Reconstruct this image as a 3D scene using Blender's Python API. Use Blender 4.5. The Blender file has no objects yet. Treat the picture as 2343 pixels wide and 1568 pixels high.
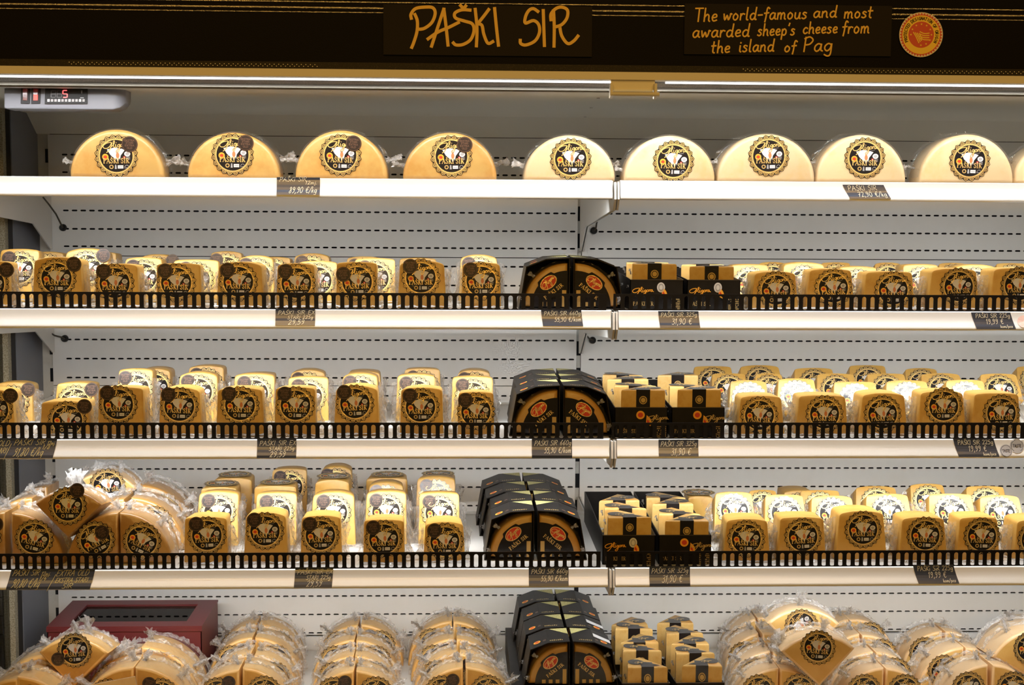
import bpy, math, random
from mathutils import Vector, Matrix
random.seed(7)
C = bpy.context.scene.collection
SC = bpy.context.scene
PI = math.pi

# ------------------------------------------------------------------ camera
W_PX, H_PX = 2343, 1568
F, PITCH, YAW, ROLL = 3200.0, 0.08844, 0.04026, 0.00584
CAM = Vector((-0.22111, -2.50813, 0.68822))
fwd = Vector((math.sin(YAW)*math.cos(PITCH), math.cos(YAW)*math.cos(PITCH), -math.sin(PITCH)))
r0 = Vector((math.cos(YAW), -math.sin(YAW), 0)); u0 = r0.cross(fwd)
RT = r0*math.cos(ROLL) + u0*math.sin(ROLL); UP = u0*math.cos(ROLL) - r0*math.sin(ROLL)
cam = bpy.data.cameras.new('camera'); cob = bpy.data.objects.new('camera', cam); C.objects.link(cob)
cam.sensor_fit = 'HORIZONTAL'; cam.sensor_width = 36.0; cam.lens = F*36.0/W_PX; cam.clip_start = 0.05
M = Matrix.Identity(4)
for i in range(3):
    M[i][0] = RT[i]; M[i][1] = UP[i]; M[i][2] = -fwd[i]; M[i][3] = CAM[i]
cob.matrix_world = M
SC.camera = cob

def at(px, py, Y):
    d = fwd + RT*((px - W_PX/2)/F) - UP*((py - H_PX/2)/F)
    return CAM + d*((Y - CAM.y)/d.y)
def ppm(Y):
    return F/(Y - CAM.y)

# ------------------------------------------------------------------ world, lights, exposure
SC.view_settings.view_transform = 'Standard'; SC.view_settings.look = 'None'
SC.view_settings.gamma = 1.0; SC.view_settings.use_curve_mapping = False
SC.view_settings.exposure = 0.0
wd = bpy.data.worlds.new('world'); SC.world = wd; wd.use_nodes = True
wd.node_tree.nodes['Background'].inputs[0].default_value = (1.0, 0.66, 0.30, 1)
wd.node_tree.nodes['Background'].inputs[1].default_value = 0.06
SC.cycles.max_bounces = 10; SC.cycles.transparent_max_bounces = 24
SC.cycles.caustics_reflective = False; SC.cycles.caustics_refractive = False
SC.cycles.sample_clamp_indirect = 4.0

def area(name, loc, aim, sx, sy, power, col, spread=180):
    l = bpy.data.lights.new(name, 'AREA'); l.shape = 'RECTANGLE'; l.size = sx; l.size_y = sy
    l.energy = power; l.color = col; l.spread = math.radians(spread)
    o = bpy.data.objects.new(name, l); C.objects.link(o); o.location = loc
    o.rotation_euler = (Vector(aim) - Vector(loc)).to_track_quat('-Z', 'Y').to_euler()
    return o
WARM = (1.0, 0.57, 0.13); COOL = (0.975, 0.99, 1.0)
area('store_lamp', (-0.9, -2.9, 2.6), (-0.2, -0.5, 0.4), 1.4, 0.35, 11.5, WARM)
area('store_lamp', (1.0, -3.3, 2.6), (0.2, -0.5, 0.4), 1.4, 0.35, 11.5, WARM)
for sy, sp in ((-6.0, 38), (-9.5, 92)):
    area('store_lamp', (-0.2, sy, 2.75), (-0.2, -0.5, 0.4), 5.0, 0.5, sp, WARM)
D = 0.5428                                  # front of the shelves is the plane Y = -D
SZ = [0.742, 0.559, 0.375, 0.188]           # shelf tops
DECK = -0.100
area('canopy_led', (-0.15, -0.5825, 0.8735), (-0.15, -0.568, 0.70), 1.9, 0.008, 7.6, COOL, 150)
area('canopy_led', (-0.15, -0.5885, 0.8735), (-0.15, -0.5750, 0.20), 1.9, 0.006, 1.7, COOL, 40)
LEDY = [-0.4850, -0.4850, -0.4850, -0.345]   # lamp bars under the shelves
for z, p, ly in zip(SZ, (2.1, 2.45, 2.65, 1.9), LEDY):
    for x0, x1 in ((-0.92, -0.02), (0.02, 0.92)):
        area('shelf_led', ((x0+x1)/2, ly+.0015, z-0.0215), ((x0+x1)/2, ly+.142, z-0.22), x1-x0, 0.010, p, COOL, 138)

# ------------------------------------------------------------------ materials
def mat(name, col, rough=0.5, metal=0.0, coat=0.0, noise=None, bump=None, emit=None, trans=0.0, rnd=0.0, spec=0.5, crough=0.12):
    m = bpy.data.materials.new(name); m.use_nodes = True
    nt = m.node_tree; b = nt.nodes['Principled BSDF']; L = nt.links.new
    b.inputs['Base Color'].default_value = (*col, 1); b.inputs['Roughness'].default_value = rough
    b.inputs['Metallic'].default_value = metal; b.inputs['Coat Weight'].default_value = coat
    b.inputs['Coat Roughness'].default_value = crough; b.inputs['Specular IOR Level'].default_value = spec
    if trans: b.inputs['Transmission Weight'].default_value = trans
    if emit:
        b.inputs['Emission Color'].default_value = (*emit[0], 1); b.inputs['Emission Strength'].default_value = emit[1]
    tc = nt.nodes.new('ShaderNodeTexCoord')
    oi = nt.nodes.new('ShaderNodeObjectInfo')
    vec = tc.outputs['Object']
    if noise or bump:
        ad = nt.nodes.new('ShaderNodeVectorMath'); ad.operation = 'ADD'
        ml = nt.nodes.new('ShaderNodeMath'); ml.operation = 'MULTIPLY'; ml.inputs[1].default_value = 37.0
        L(oi.outputs['Random'], ml.inputs[0]); L(vec, ad.inputs[0]); L(ml.outputs[0], ad.inputs[1]); vec = ad.outputs[0]
    out = None
    if noise:                                  # (scale, other colour, low, high)
        n = nt.nodes.new('ShaderNodeTexNoise'); n.inputs['Scale'].default_value = noise[0]; n.inputs['Detail'].default_value = 5
        n.inputs['Roughness'].default_value = 0.6
        r = nt.nodes.new('ShaderNodeMapRange'); r.inputs[1].default_value = noise[2]; r.inputs[2].default_value = noise[3]
        mx = nt.nodes.new('ShaderNodeMix'); mx.data_type = 'RGBA'
        L(vec, n.inputs['Vector']); L(n.outputs['Fac'], r.inputs[0]); L(r.outputs[0], mx.inputs[0])
        mx.inputs[6].default_value = (*col, 1); mx.inputs[7].default_value = (*noise[1], 1)
        out = mx.outputs[2]
    if rnd:
        hs = nt.nodes.new('ShaderNodeHueSaturation')
        r2 = nt.nodes.new('ShaderNodeMapRange'); r2.inputs[3].default_value = 1-rnd; r2.inputs[4].default_value = 1+rnd*0.6
        L(oi.outputs['Random'], r2.inputs[0]); L(r2.outputs[0], hs.inputs['Value'])
        if out: L(out, hs.inputs['Color'])
        else: hs.inputs['Color'].default_value = (*col, 1)
        out = hs.outputs[0]
    if out: L(out, b.inputs['Base Color'])
    if bump:                                   # (scale, strength, to coat?)
        n = nt.nodes.new('ShaderNodeTexNoise'); n.inputs['Scale'].default_value = bump[0]; n.inputs['Detail'].default_value = 4
        bp = nt.nodes.new('ShaderNodeBump'); bp.inputs['Strength'].default_value = bump[1]; bp.inputs['Distance'].default_value = 0.002
        L(vec, n.inputs['Vector']); L(n.outputs['Fac'], bp.inputs['Height'])
        L(bp.outputs[0], b.inputs['Coat Normal'] if coat else b.inputs['Normal'])
        if coat and len(bump) > 2: L(bp.outputs[0], b.inputs['Normal'])
    return m

def film_mat(name, alpha, white, scale):
    m = bpy.data.materials.new(name); m.use_nodes = True
    nt = m.node_tree; L = nt.links.new; nt.nodes.remove(nt.nodes['Principled BSDF'])
    out = nt.nodes['Material Output']
    tr = nt.nodes.new('ShaderNodeBsdfTransparent'); tr.inputs[0].default_value = (0.97, 0.97, 0.97, 1)
    gl = nt.nodes.new('ShaderNodeBsdfGlossy'); gl.inputs['Roughness'].default_value = 0.14; gl.inputs[0].default_value = (0.95, 0.95, 0.95, 1)
    df = nt.nodes.new('ShaderNodeBsdfTranslucent'); df.inputs[0].default_value = (0.97, 0.97, 0.97, 1)
    d2 = nt.nodes.new('ShaderNodeBsdfDiffuse'); d2.inputs[0].default_value = (0.97, 0.97, 0.97, 1)
    a0 = nt.nodes.new('ShaderNodeMixShader'); L(df.outputs[0], a0.inputs[1]); L(d2.outputs[0], a0.inputs[2])
    a = nt.nodes.new('ShaderNodeMixShader'); a.inputs[0].default_value = white; L(gl.outputs[0], a.inputs[1]); L(a0.outputs[0], a.inputs[2])
    mx = nt.nodes.new('ShaderNodeMixShader'); L(tr.outputs[0], mx.inputs[1]); L(a.outputs[0], mx.inputs[2])
    tc = nt.nodes.new('ShaderNodeTexCoord'); n = nt.nodes.new('ShaderNodeTexNoise'); n.inputs['Scale'].default_value = scale
    n.inputs['Detail'].default_value = 4; L(tc.outputs['Object'], n.inputs['Vector'])
    lw = nt.nodes.new('ShaderNodeLayerWeight'); lw.inputs[0].default_value = 0.35
    r = nt.nodes.new('ShaderNodeMapRange'); r.inputs[1].default_value = 0.4; r.inputs[2].default_value = 0.7
    r.inputs[3].default_value = alpha*0.5; r.inputs[4].default_value = alpha*1.3
    ad = nt.nodes.new('ShaderNodeMath'); ad.operation = 'MULTIPLY_ADD'; ad.inputs[1].default_value = 0.28; ad.use_clamp = True
    L(n.outputs['Fac'], r.inputs[0]); L(lw.outputs['Facing'], ad.inputs[0]); L(r.outputs[0], ad.inputs[2]); L(ad.outputs[0], mx.inputs[0])
    bp = nt.nodes.new('ShaderNodeBump'); bp.inputs['Strength'].default_value = 0.6; bp.inputs['Distance'].default_value = 0.003
    L(n.outputs['Fac'], bp.inputs['Height']); L(bp.outputs[0], gl.inputs['Normal'])
    L(mx.outputs[0], out.inputs[0])
    return m

def glass_mat(name):
    m = bpy.data.materials.new(name); m.use_nodes = True; nt = m.node_tree; L = nt.links.new; nt.nodes.remove(nt.nodes['Principled BSDF'])
    tr = nt.nodes.new('ShaderNodeBsdfTransparent'); tr.inputs[0].default_value = (0.90, 0.94, 0.92, 1)
    gl = nt.nodes.new('ShaderNodeBsdfGlossy'); gl.inputs['Roughness'].default_value = 0.03
    fr = nt.nodes.new('ShaderNodeFresnel'); fr.inputs[0].default_value = 1.52
    mx = nt.nodes.new('ShaderNodeMixShader'); L(fr.outputs[0], mx.inputs[0]); L(tr.outputs[0], mx.inputs[1]); L(gl.outputs[0], mx.inputs[2]); L(mx.outputs[0], nt.nodes['Material Output'].inputs[0])
    return m

MT = dict(
    wall=mat('wall_paint', (0.82, 0.82, 0.80), 0.45, noise=(9, (0.78, 0.775, 0.745), 0.45, 0.7)),
    upright=mat('upright_paint', (0.62, 0.61, 0.56), 0.45, noise=(30, (0.52, 0.50, 0.44), 0.5, 0.8)),
    void=mat('slot_void', (0.004, 0.005, 0.008), 0.9),
    seam=mat('seam_dirt', (0.05, 0.045, 0.04), 0.9),
    ceil=mat('ceiling_paint', (0.84, 0.84, 0.78), 0.5),
    shelf=mat('shelf_paint', (0.72, 0.72, 0.70), 0.4),
    rail=mat('rail_plastic', (0.80, 0.81, 0.82), 0.25, coat=1.0, crough=0.14),
    endcap=mat('endcap_plastic', (0.62, 0.60, 0.56), 0.35),
    fence=mat('fence_plastic', (0.005, 0.004, 0.004), 0.40, spec=0.22),
    fascia=mat('fascia_black', (0.004, 0.003, 0.0025), 0.55, bump=(900, 0.15), spec=0.08),
    ridge=mat('ridge_chrome', (0.75, 0.66, 0.48), 0.22, metal=1.0, bump=(600, 0.8)),
    cream=mat('cream_panel', (0.80, 0.73, 0.58), 0.45),
    led=mat('led_diffuser', (1, 1, 1), 0.4, emit=((0.96, 0.98, 1.0), 3.0)),
    honey=mat('honeycomb', (0.12, 0.10, 0.085), 0.6, noise=(900, (0.30, 0.26, 0.21), 0.5, 0.6)),
    trim=mat('dark_trim', (0.022, 0.017, 0.010), 0.6, noise=(700, (0.05, 0.04, 0.025), 0.55, 0.65), spec=0.2),
    bluegrey=mat('end_panel_paint', (0.17, 0.18, 0.215), 0.5),
    gasket=mat('gasket', (0.015, 0.015, 0.017), 0.6),
    post=mat('post_strip', (0.50, 0.46, 0.34), 0.4, noise=(500, (0.28, 0.24, 0.15), 0.5, 0.55)),
    cheese=mat('cheese_face', (0.66, 0.395, 0.085), 0.5, coat=0.55, crough=0.3, noise=(55, (0.58, 0.30, 0.045), 0.46, 0.75), bump=(160, 0.35), rnd=0.10),
    rindy=mat('young_rind', (0.66, 0.50, 0.29), 0.45, coat=0.35, noise=(28, (0.64, 0.43, 0.18), 0.48, 0.75), bump=(90, 0.3), rnd=0.06),
    rindo=mat('old_rind', (0.57, 0.35, 0.105), 0.45, coat=0.4, noise=(26, (0.48, 0.22, 0.035), 0.42, 0.75), bump=(110, 0.35), rnd=0.10),
    cut=mat('cut_cheese', (0.70, 0.47, 0.16), 0.55, coat=0.25, noise=(90, (0.62, 0.36, 0.09), 0.45, 0.75), bump=(220, 0.3), rnd=0.07),
    rindq=mat('golden_rind', (0.82, 0.52, 0.19), 0.45, coat=0.7, crough=0.2, noise=(30, (0.74, 0.40, 0.10), 0.42, 0.75), bump=(90, 0.4), rnd=0.08),
    rindqy=mat('pale_rind', (0.86, 0.60, 0.32), 0.45, coat=0.7, crough=0.2, noise=(28, (0.82, 0.52, 0.22), 0.45, 0.75), bump=(90, 0.4), rnd=0.06),
    rindold=mat('dark_rind', (0.46, 0.255, 0.07), 0.42, coat=0.8, crough=0.18, noise=(30, (0.36, 0.17, 0.035), 0.42, 0.75), bump=(90, 0.4), rnd=0.10),
    facey=mat('pale_wheel_face', (0.74, 0.47, 0.15), 0.45, coat=0.6, crough=0.22, noise=(34, (0.66, 0.38, 0.09), 0.45, 0.75), bump=(90, 0.4), rnd=0.06),
    faceo=mat('golden_wheel_face', (0.68, 0.38, 0.09), 0.45, coat=0.6, crough=0.22, noise=(34, (0.58, 0.28, 0.05), 0.45, 0.75), bump=(90, 0.4), rnd=0.06),
    cp=mat('pale_marker', (0.46, 0.38, 0.15), 0.6),
    black=mat('label_black', (0.010, 0.009, 0.011), 0.30, spec=0.3, coat=0.6, bump=(130, 0.35)),
    brown=mat('sticker_dark', (0.020, 0.013, 0.012), 0.35, coat=0.4, bump=(130, 0.3)),
    gold=mat('gold_foil', (0.95, 0.70, 0.29), 0.35, metal=0.62, bump=(240, 0.5)),
    goldprint=mat('gold_print', (0.60, 0.42, 0.16), 0.4, metal=0.3),
    dim=mat('dim_print', (0.17, 0.10, 0.075), 0.4, metal=0.3),
    white=mat('white_print', (0.74, 0.74, 0.75), 0.35, coat=0.4),
    grey=mat('grey_print', (0.42, 0.42, 0.44), 0.35, coat=0.4),
    orange=mat('orange_print', (0.90, 0.42, 0.04), 0.4),
    red=mat('red_print', (0.62, 0.05, 0.02), 0.4, coat=0.4),
    skin=mat('portrait_print', (0.62, 0.22, 0.09), 0.45),
    film=film_mat('clear_film', 0.07, 0.30, 60),
    flap=film_mat('bag_film', 0.46, 0.52, 120),
    crinkle=film_mat('crinkled_film', 0.46, 0.84, 170),
    board=mat('carton_black', (0.008, 0.007, 0.007), 0.42, noise=(40, (0.014, 0.012, 0.011), 0.4, 0.7), spec=0.22),
    cartonin=mat('carton_edge', (0.06, 0.05, 0.045), 0.6),
    olive=mat('gold_carton', (0.36, 0.33, 0.12), 0.5, noise=(700, (0.60, 0.55, 0.25), 0.45, 0.6)),
    maroon=mat('maroon_carton', (0.130, 0.018, 0.020), 0.45),
    kraft=mat('carton_inside', (0.66, 0.55, 0.40), 0.7),
    pane=glass_mat('glass_pane'),
    chalk=mat('chalkboard', (0.016, 0.012, 0.009), 0.7, spec=0.15),
    tag=mat('tag_board', (0.034, 0.042, 0.064), 0.30, coat=1.0, crough=0.16),
    cy=mat('yellow_marker', (0.90, 0.54, 0.08), 0.6),
    cw=mat('white_marker', (0.62, 0.57, 0.42), 0.6),
    yellow=mat('sticker_yellow', (1.0, 0.66, 0.05), 0.35, coat=0.3),
    pale=mat('sticker_pale', (0.80, 0.70, 0.58), 0.35),
    stred=mat('sticker_red', (0.68, 0.075, 0.018), 0.35, coat=0.3),
    plastic=mat('grey_plastic', (0.25, 0.255, 0.29), 0.45),
    redlit=mat('lit_red', (0.30, 0.01, 0.005), 0.3, emit=((1.0, 0.06, 0.03), 1.2)),
    reddim=mat('switch_red', (0.09, 0.004, 0.004), 0.25, coat=0.5, emit=((1.0, 0.03, 0.02), 0.05)),
    digit=mat('digit_red', (0.8, 0.05, 0.05), 0.3, emit=((1.0, 0.10, 0.10), 2.5)),
    digoff=mat('digit_off', (0.05, 0.04, 0.045), 0.3),
    rubber=mat('rubber', (0.012, 0.012, 0.011), 0.5),
    cord=mat('cord', (0.055, 0.047, 0.035), 0.5),
    wood=mat('light_wood', (0.90, 0.70, 0.46), 0.5, noise=(60, (0.84, 0.60, 0.36), 0.4, 0.7)),
    handle=mat('handle_plastic', (0.66, 0.60, 0.48), 0.35),
    pink=mat('pink_paper', (0.80, 0.55, 0.50), 0.5),
    strap=mat('clear_strap', (0.75, 0.75, 0.80), 0.15, coat=0.5),
)

# ------------------------------------------------------------------ mesh builder
class MB:
    def __init__(s): s.v = []; s.f = []; s.m = []; s.mats = []
    def mi(s, k):
        if k not in s.mats: s.mats.append(k)
        return s.mats.index(k)
    def add(s, vs, fs, k, T=None):
        o = len(s.v); i = s.mi(k)
        s.v += [tuple(T @ Vector(p)) if T else tuple(p) for p in vs]
        for f in fs: s.f.append([a+o for a in f]); s.m.append(i)
    def box(s, a, b, k, T=None):
        x0, y0, z0 = a; x1, y1, z1 = b
        s.add([(x0,y0,z0),(x1,y0,z0),(x1,y1,z0),(x0,y1,z0),(x0,y0,z1),(x1,y0,z1),(x1,y1,z1),(x0,y1,z1)],
              [(0,3,2,1),(4,5,6,7),(0,1,5,4),(1,2,6,5),(2,3,7,6),(3,0,4,7)], k, T)
    def extrude_x(s, prof, x0, x1, k, close=True):          # prof: (y, z)
        n = len(prof)
        s.add([(x0, y, z) for y, z in prof] + [(x1, y, z) for y, z in prof],
              [(i, (i+1) % n, n+(i+1) % n, n+i) for i in range(n if close else n-1)] + ([list(range(n))[::-1], [n+i for i in range(n)]] if close else []), k)
    def flat(s, pts, y, k, T=None):                         # polygon in the x-z plane that faces -Y
        a = sum(pts[i][0]*pts[(i+1) % len(pts)][1]-pts[(i+1) % len(pts)][0]*pts[i][1] for i in range(len(pts)))
        if a < 0: pts = pts[::-1]
        s.add([(x, y, z) for x, z in pts], [list(range(len(pts)))], k, T)
    def disc(s, cx, cz, rx, rz, y, k, n=20, T=None, rot=0):
        c, q = math.cos(rot), math.sin(rot)
        s.flat([(cx+rx*math.cos(2*PI*i/n)*c-rz*math.sin(2*PI*i/n)*q, cz+rx*math.cos(2*PI*i/n)*q+rz*math.sin(2*PI*i/n)*c) for i in range(n)], y, k, T)
    def ribbon(s, pts, w, y, k, T=None, closed=False, yf=None):
        n = len(pts); vs = []; s.nr = getattr(s, 'nr', 0)+1
        st = 1.2e-5/(T.to_scale()[0] if T else 1); y -= st*3*(s.nr % 4)
        for i in range(n):
            a = pts[(i-1) % n] if (i or closed) else pts[i]; b = pts[(i+1) % n] if (i < n-1 or closed) else pts[i]
            dx, dz = b[0]-a[0], b[1]-a[1]; l = math.hypot(dx, dz) or 1
            ex, ez = (dx/l*w*.35, dz/l*w*.35) if not closed and i in (0, n-1) else (0, 0)
            sg = -1 if i == 0 else 1
            px, pz = pts[i][0]+ex*sg, pts[i][1]+ez*sg
            for q in (1, -1):
                x, z = px-dz/l*w/2*q, pz+dx/l*w/2*q
                vs.append((x, (yf(z)-st*3*(s.nr % 4) if yf else y)-(0 if closed else st*i), z))
        s.add(vs, [(2*i, 2*i+1, (2*i+3) % (2*n), (2*i+2) % (2*n)) for i in range(n if closed else n-1)], k, T)
    def tube(s, pts, r, k, n=8):
        vs = []; N = len(pts); pts = [Vector(p) for p in pts]
        for i, p in enumerate(pts):
            t = (pts[min(i+1, N-1)]-pts[max(i-1, 0)]).normalized()
            u = t.cross(Vector((0.31, 0.9, 0.3))).normalized(); w = t.cross(u)
            rr = r[i] if isinstance(r, (list, tuple)) else r
            vs += [tuple(p+u*rr*math.cos(2*PI*j/n)+w*rr*math.sin(2*PI*j/n)) for j in range(n)]
        fs = [(i*n+j, i*n+(j+1) % n, (i+1)*n+(j+1) % n, (i+1)*n+j) for i in range(N-1) for j in range(n)]
        s.add(vs, fs + [list(range(n))[::-1], [(N-1)*n+j for j in range(n)]], k)
    def mesh(s, name, smooth=0):
        me = bpy.data.meshes.new(name); me.from_pydata(s.v, [], s.f)
        for k in s.mats: me.materials.append(MT[k])
        me.polygons.foreach_set('material_index', s.m)
        if smooth:
            me.polygons.foreach_set('use_smooth', [True]*len(s.f)); me.set_sharp_from_angle(angle=math.radians(smooth))
        me.update(); return me

def link(name, me, parent=None, loc=(0, 0, 0), rot=(0, 0, 0), scale=(1, 1, 1)):
    o = bpy.data.objects.new(name, me); C.objects.link(o); o.parent = parent
    o.location = loc; o.rotation_euler = rot; o.scale = scale; return o
def tag(o, label, cat, group=None, kind=None):
    if label: o['label'] = label
    if cat: o['category'] = cat
    if group: o['group'] = group
    if kind: o['kind'] = kind
    return o
def thing(name, label, cat, loc=(0, 0, 0), rot=(0, 0, 0), group=None):
    o = link(name, None, None, loc, rot); o.empty_display_size = 0.02
    return tag(o, label, cat, group)
def struct(name, me=None, loc=(0, 0, 0), label=None):
    o = link(name, me, None, loc); o['kind'] = 'structure'
    if label: o['label'] = label
    return o
ORD = ['', 'first', 'second', 'third', 'fourth', 'fifth', 'sixth', 'seventh', 'eighth', 'ninth', 'tenth', 'eleventh', 'twelfth']
def nth(i, n):
    return 'leftmost' if i == 0 else 'rightmost' if i == n-1 else ORD[i+1] + ' from left'

# ------------------------------------------------------------------ handwriting
def G(s): return [[tuple(float(c) for c in p.split(',')) for p in st.split()] for st in s.split('|')]
FONT = {k: (w, G(s)) for k, w, s in [
 ('A', .62, '0,0 .3,1|.3,1 .6,0|.08,.36 .5,.4'), ('B', .55, '.04,0 .04,1|.04,1 .4,.95 .45,.72 .05,.54 .5,.4 .5,.1 .04,0'),
 ('C', .58, '.55,.85 .35,1 .08,.75 .03,.35 .25,0 .55,.15'), ('D', .62, '.05,0 .05,1|.05,1 .4,.95 .58,.55 .42,.08 .05,0'),
 ('E', .52, '.05,0 .05,1|.05,1 .48,1|.05,.52 .4,.54|.05,0 .5,.02'), ('F', .5, '.05,0 .05,1|.05,1 .48,1|.05,.52 .4,.54'),
 ('G', .62, '.55,.85 .35,1 .08,.75 .03,.35 .25,0 .52,.12 .56,.42|.56,.42 .34,.42'),
 ('I', .18, '.08,0 .1,1'), ('K', .56, '.05,0 .07,1|.52,1 .1,.45|.1,.45 .54,0'), ('L', .48, '.05,1 .05,0|.05,0 .46,.02'),
 ('N', .6, '.05,0 .05,1|.05,1 .52,0|.52,0 .54,1'), ('O', .66, '.3,1 .08,.8 .03,.4 .25,0 .5,.1 .6,.55 .5,.9 .3,1'),
 ('P', .54, '.05,0 .08,1|.02,.9 .3,1.02 .52,.8 .36,.52 .08,.46'), ('R', .58, '.05,0 .08,1|.02,.9 .32,1.02 .5,.8 .34,.54 .08,.48|.18,.5 .55,0'),
 ('S', .52, '.48,.88 .3,1 .1,.86 .14,.62 .4,.44 .46,.18 .26,0 .03,.1'), ('T', .58, '0,1 .58,1|.29,1 .29,0'), ('X', .56, '.03,1 .53,0|.53,1 .03,0'),
 ('Š', .52, '.48,.88 .3,1 .1,.86 .14,.62 .4,.44 .46,.18 .26,0 .03,.1|.14,1.28 .28,1.12|.28,1.12 .42,1.3'),
 ('a', .5, '.42,.45 .24,.53 .06,.36 .05,.12 .18,0 .34,.14 .42,.45|.42,.5 .42,.1 .52,.02'), ('c', .42, '.38,.44 .22,.52 .06,.36 .05,.14 .2,0 .4,.1'),
 ('d', .52, '.42,.42 .24,.52 .06,.36 .06,.12 .2,0 .36,.12 .43,.4|.46,1 .42,.1 .52,.02'), ('e', .44, '.06,.26 .36,.32 .34,.5 .16,.5 .05,.26 .16,.02 .4,.08'),
 ('f', .36, '.4,.88 .28,.98 .2,.8 .17,.2 .12,-.2|.02,.5 .36,.54'), ('g', .5, '.42,.45 .24,.53 .06,.36 .06,.14 .2,.02 .36,.16 .43,.45|.44,.5 .42,-.2 .26,-.34 .06,-.24'),
 ('h', .5, '.07,1 .06,0|.06,.3 .24,.52 .38,.42 .4,.08 .48,0'), ('i', .2, '.08,.5 .08,.08 .17,0|.1,.72 .11,.76'), ('j', .24, '.12,.5 .12,-.2 .0,-.3|.14,.72 .15,.76'),
 ('k', .44, '.07,1 .05,0|.36,.5 .08,.22|.16,.3 .4,0'), ('l', .22, '.09,1 .07,.1 .18,0'), ('m', .72, '.06,.5 .05,0|.05,.3 .2,.52 .3,.4 .32,0|.32,.3 .46,.52 .58,.4 .6,.06 .68,0'),
 ('n', .5, '.06,.5 .05,0|.05,.3 .22,.52 .36,.42 .38,.06 .47,0'), ('o', .46, '.2,.52 .06,.36 .06,.12 .2,0 .36,.12 .38,.36 .2,.52'),
 ('p', .5, '.08,.5 .05,-.34|.07,.34 .24,.53 .4,.4 .4,.14 .24,0 .07,.12'), ('r', .38, '.06,.5 .06,0|.06,.28 .2,.5 .36,.46'),
 ('s', .4, '.34,.46 .18,.52 .08,.4 .28,.24 .32,.1 .16,0 .02,.06'), ('t', .36, '.16,.9 .13,.12 .26,0|.0,.56 .34,.58'),
 ('u', .5, '.06,.5 .06,.14 .18,0 .34,.1 .4,.45|.42,.5 .4,.1 .48,.02'), ('w', .66, '.04,.5 .14,.02 .3,.4 .42,.02 .54,.3 .56,.52 .66,.48'),
 ('y', .48, '.06,.5 .1,.2 .22,.12 .38,.4|.42,.5 .34,-.2 .12,-.32'),
 ('0', .56, '.28,1 .08,.75 .06,.25 .25,0 .46,.2 .48,.75 .28,1'), ('1', .32, '.04,.75 .2,1|.2,1 .14,0'), ('2', .54, '.06,.8 .26,1 .46,.8 .3,.4 .04,.02|.04,.02 .5,.06'),
 ('3', .5, '.08,.92 .34,.98 .42,.76 .2,.55|.2,.55 .46,.4 .4,.08 .2,0 .04,.1'), ('5', .52, '.14,.95 .1,.55|.14,.95 .46,.98|.1,.55 .36,.58 .44,.3 .28,.02 .04,.06'),
 ('6', .52, '.4,1 .14,.6 .06,.25 .24,0 .44,.2 .34,.46 .1,.34'), ('7', .5, '.04,.95 .46,.97|.46,.97 .18,0|.1,.5 .42,.52'), ('8', .52, '.4,.86 .22,1 .1,.8 .38,.4 .36,.1 .18,0 .06,.2 .36,.62 .4,.86'),
 ('9', .52, '.42,.78 .24,1 .08,.8 .16,.55 .38,.62 .43,.85|.43,.85 .34,.2 .1,0'), ('4', .52, '.3,1 .04,.35|.04,.35 .48,.35|.36,.6 .32,0'),
 (',', .2, '.12,.08 .02,-.18'), ('.', .18, '.06,.0 .1,.05'), ('/', .4, '0,-.1 .4,1.05'), ('-', .4, '.04,.36 .36,.38'), ("'", .14, '.08,1 .02,.8'), ('|', .3, '.2,1.1 .10,-.85'),
 ('€', .56, '.5,.85 .34,1 .12,.75 .1,.3 .28,0 .5,.12|0,.6 .38,.62|0,.42 .34,.44'), (' ', .4, '0,0')]}
def smooth_pts(p, k=4):
    if len(p) == 2: return [tuple(p[0][n]+(p[1][n]-p[0][n])*i/k for n in (0, 1)) for i in range(k+1)]
    if len(p) < 2: return list(p)
    q = []
    for i in range(len(p)-1):
        a, b, c, d = p[max(i-1, 0)], p[i], p[i+1], p[min(i+2, len(p)-1)]
        for j in range(k):
            t = j/k
            q.append(tuple(0.5*(2*b[n]+(c[n]-a[n])*t+(2*a[n]-5*b[n]+4*c[n]-d[n])*t*t+(3*b[n]-a[n]-3*c[n]+d[n])*t**3) for n in (0, 1)))
    return q + [p[-1]]
def strokes(text, x, z, h, slant=0.0, wide=1.0, gap=0.10, fit=None, rise=0.0, k=4):
    """polylines of handwriting from (x, z) with cap height h, or squeezed to end at x = fit"""
    adv = sum(FONT[c][0]+gap for c in text)-gap
    sx = (fit-x)/adv if fit is not None else h*wide
    out = []; c0 = 0.0
    for ch in text:
        w, ss = FONT[ch]
        if ch != ' ':
            for st in ss:
                out.append([(x+(c0+a)*sx+slant*b*h, z+b*h+rise*(c0+a)*sx) for a, b in smooth_pts(st, k)])
        c0 += w+gap
    return out

def write(mb, text, x, z, h, w, y, k, T=None, yf=None, sm=4, **kw):
    for st in strokes(text, x, z, h, k=sm, **kw): mb.ribbon(st, w, y, k, T, yf=yf)

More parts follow.
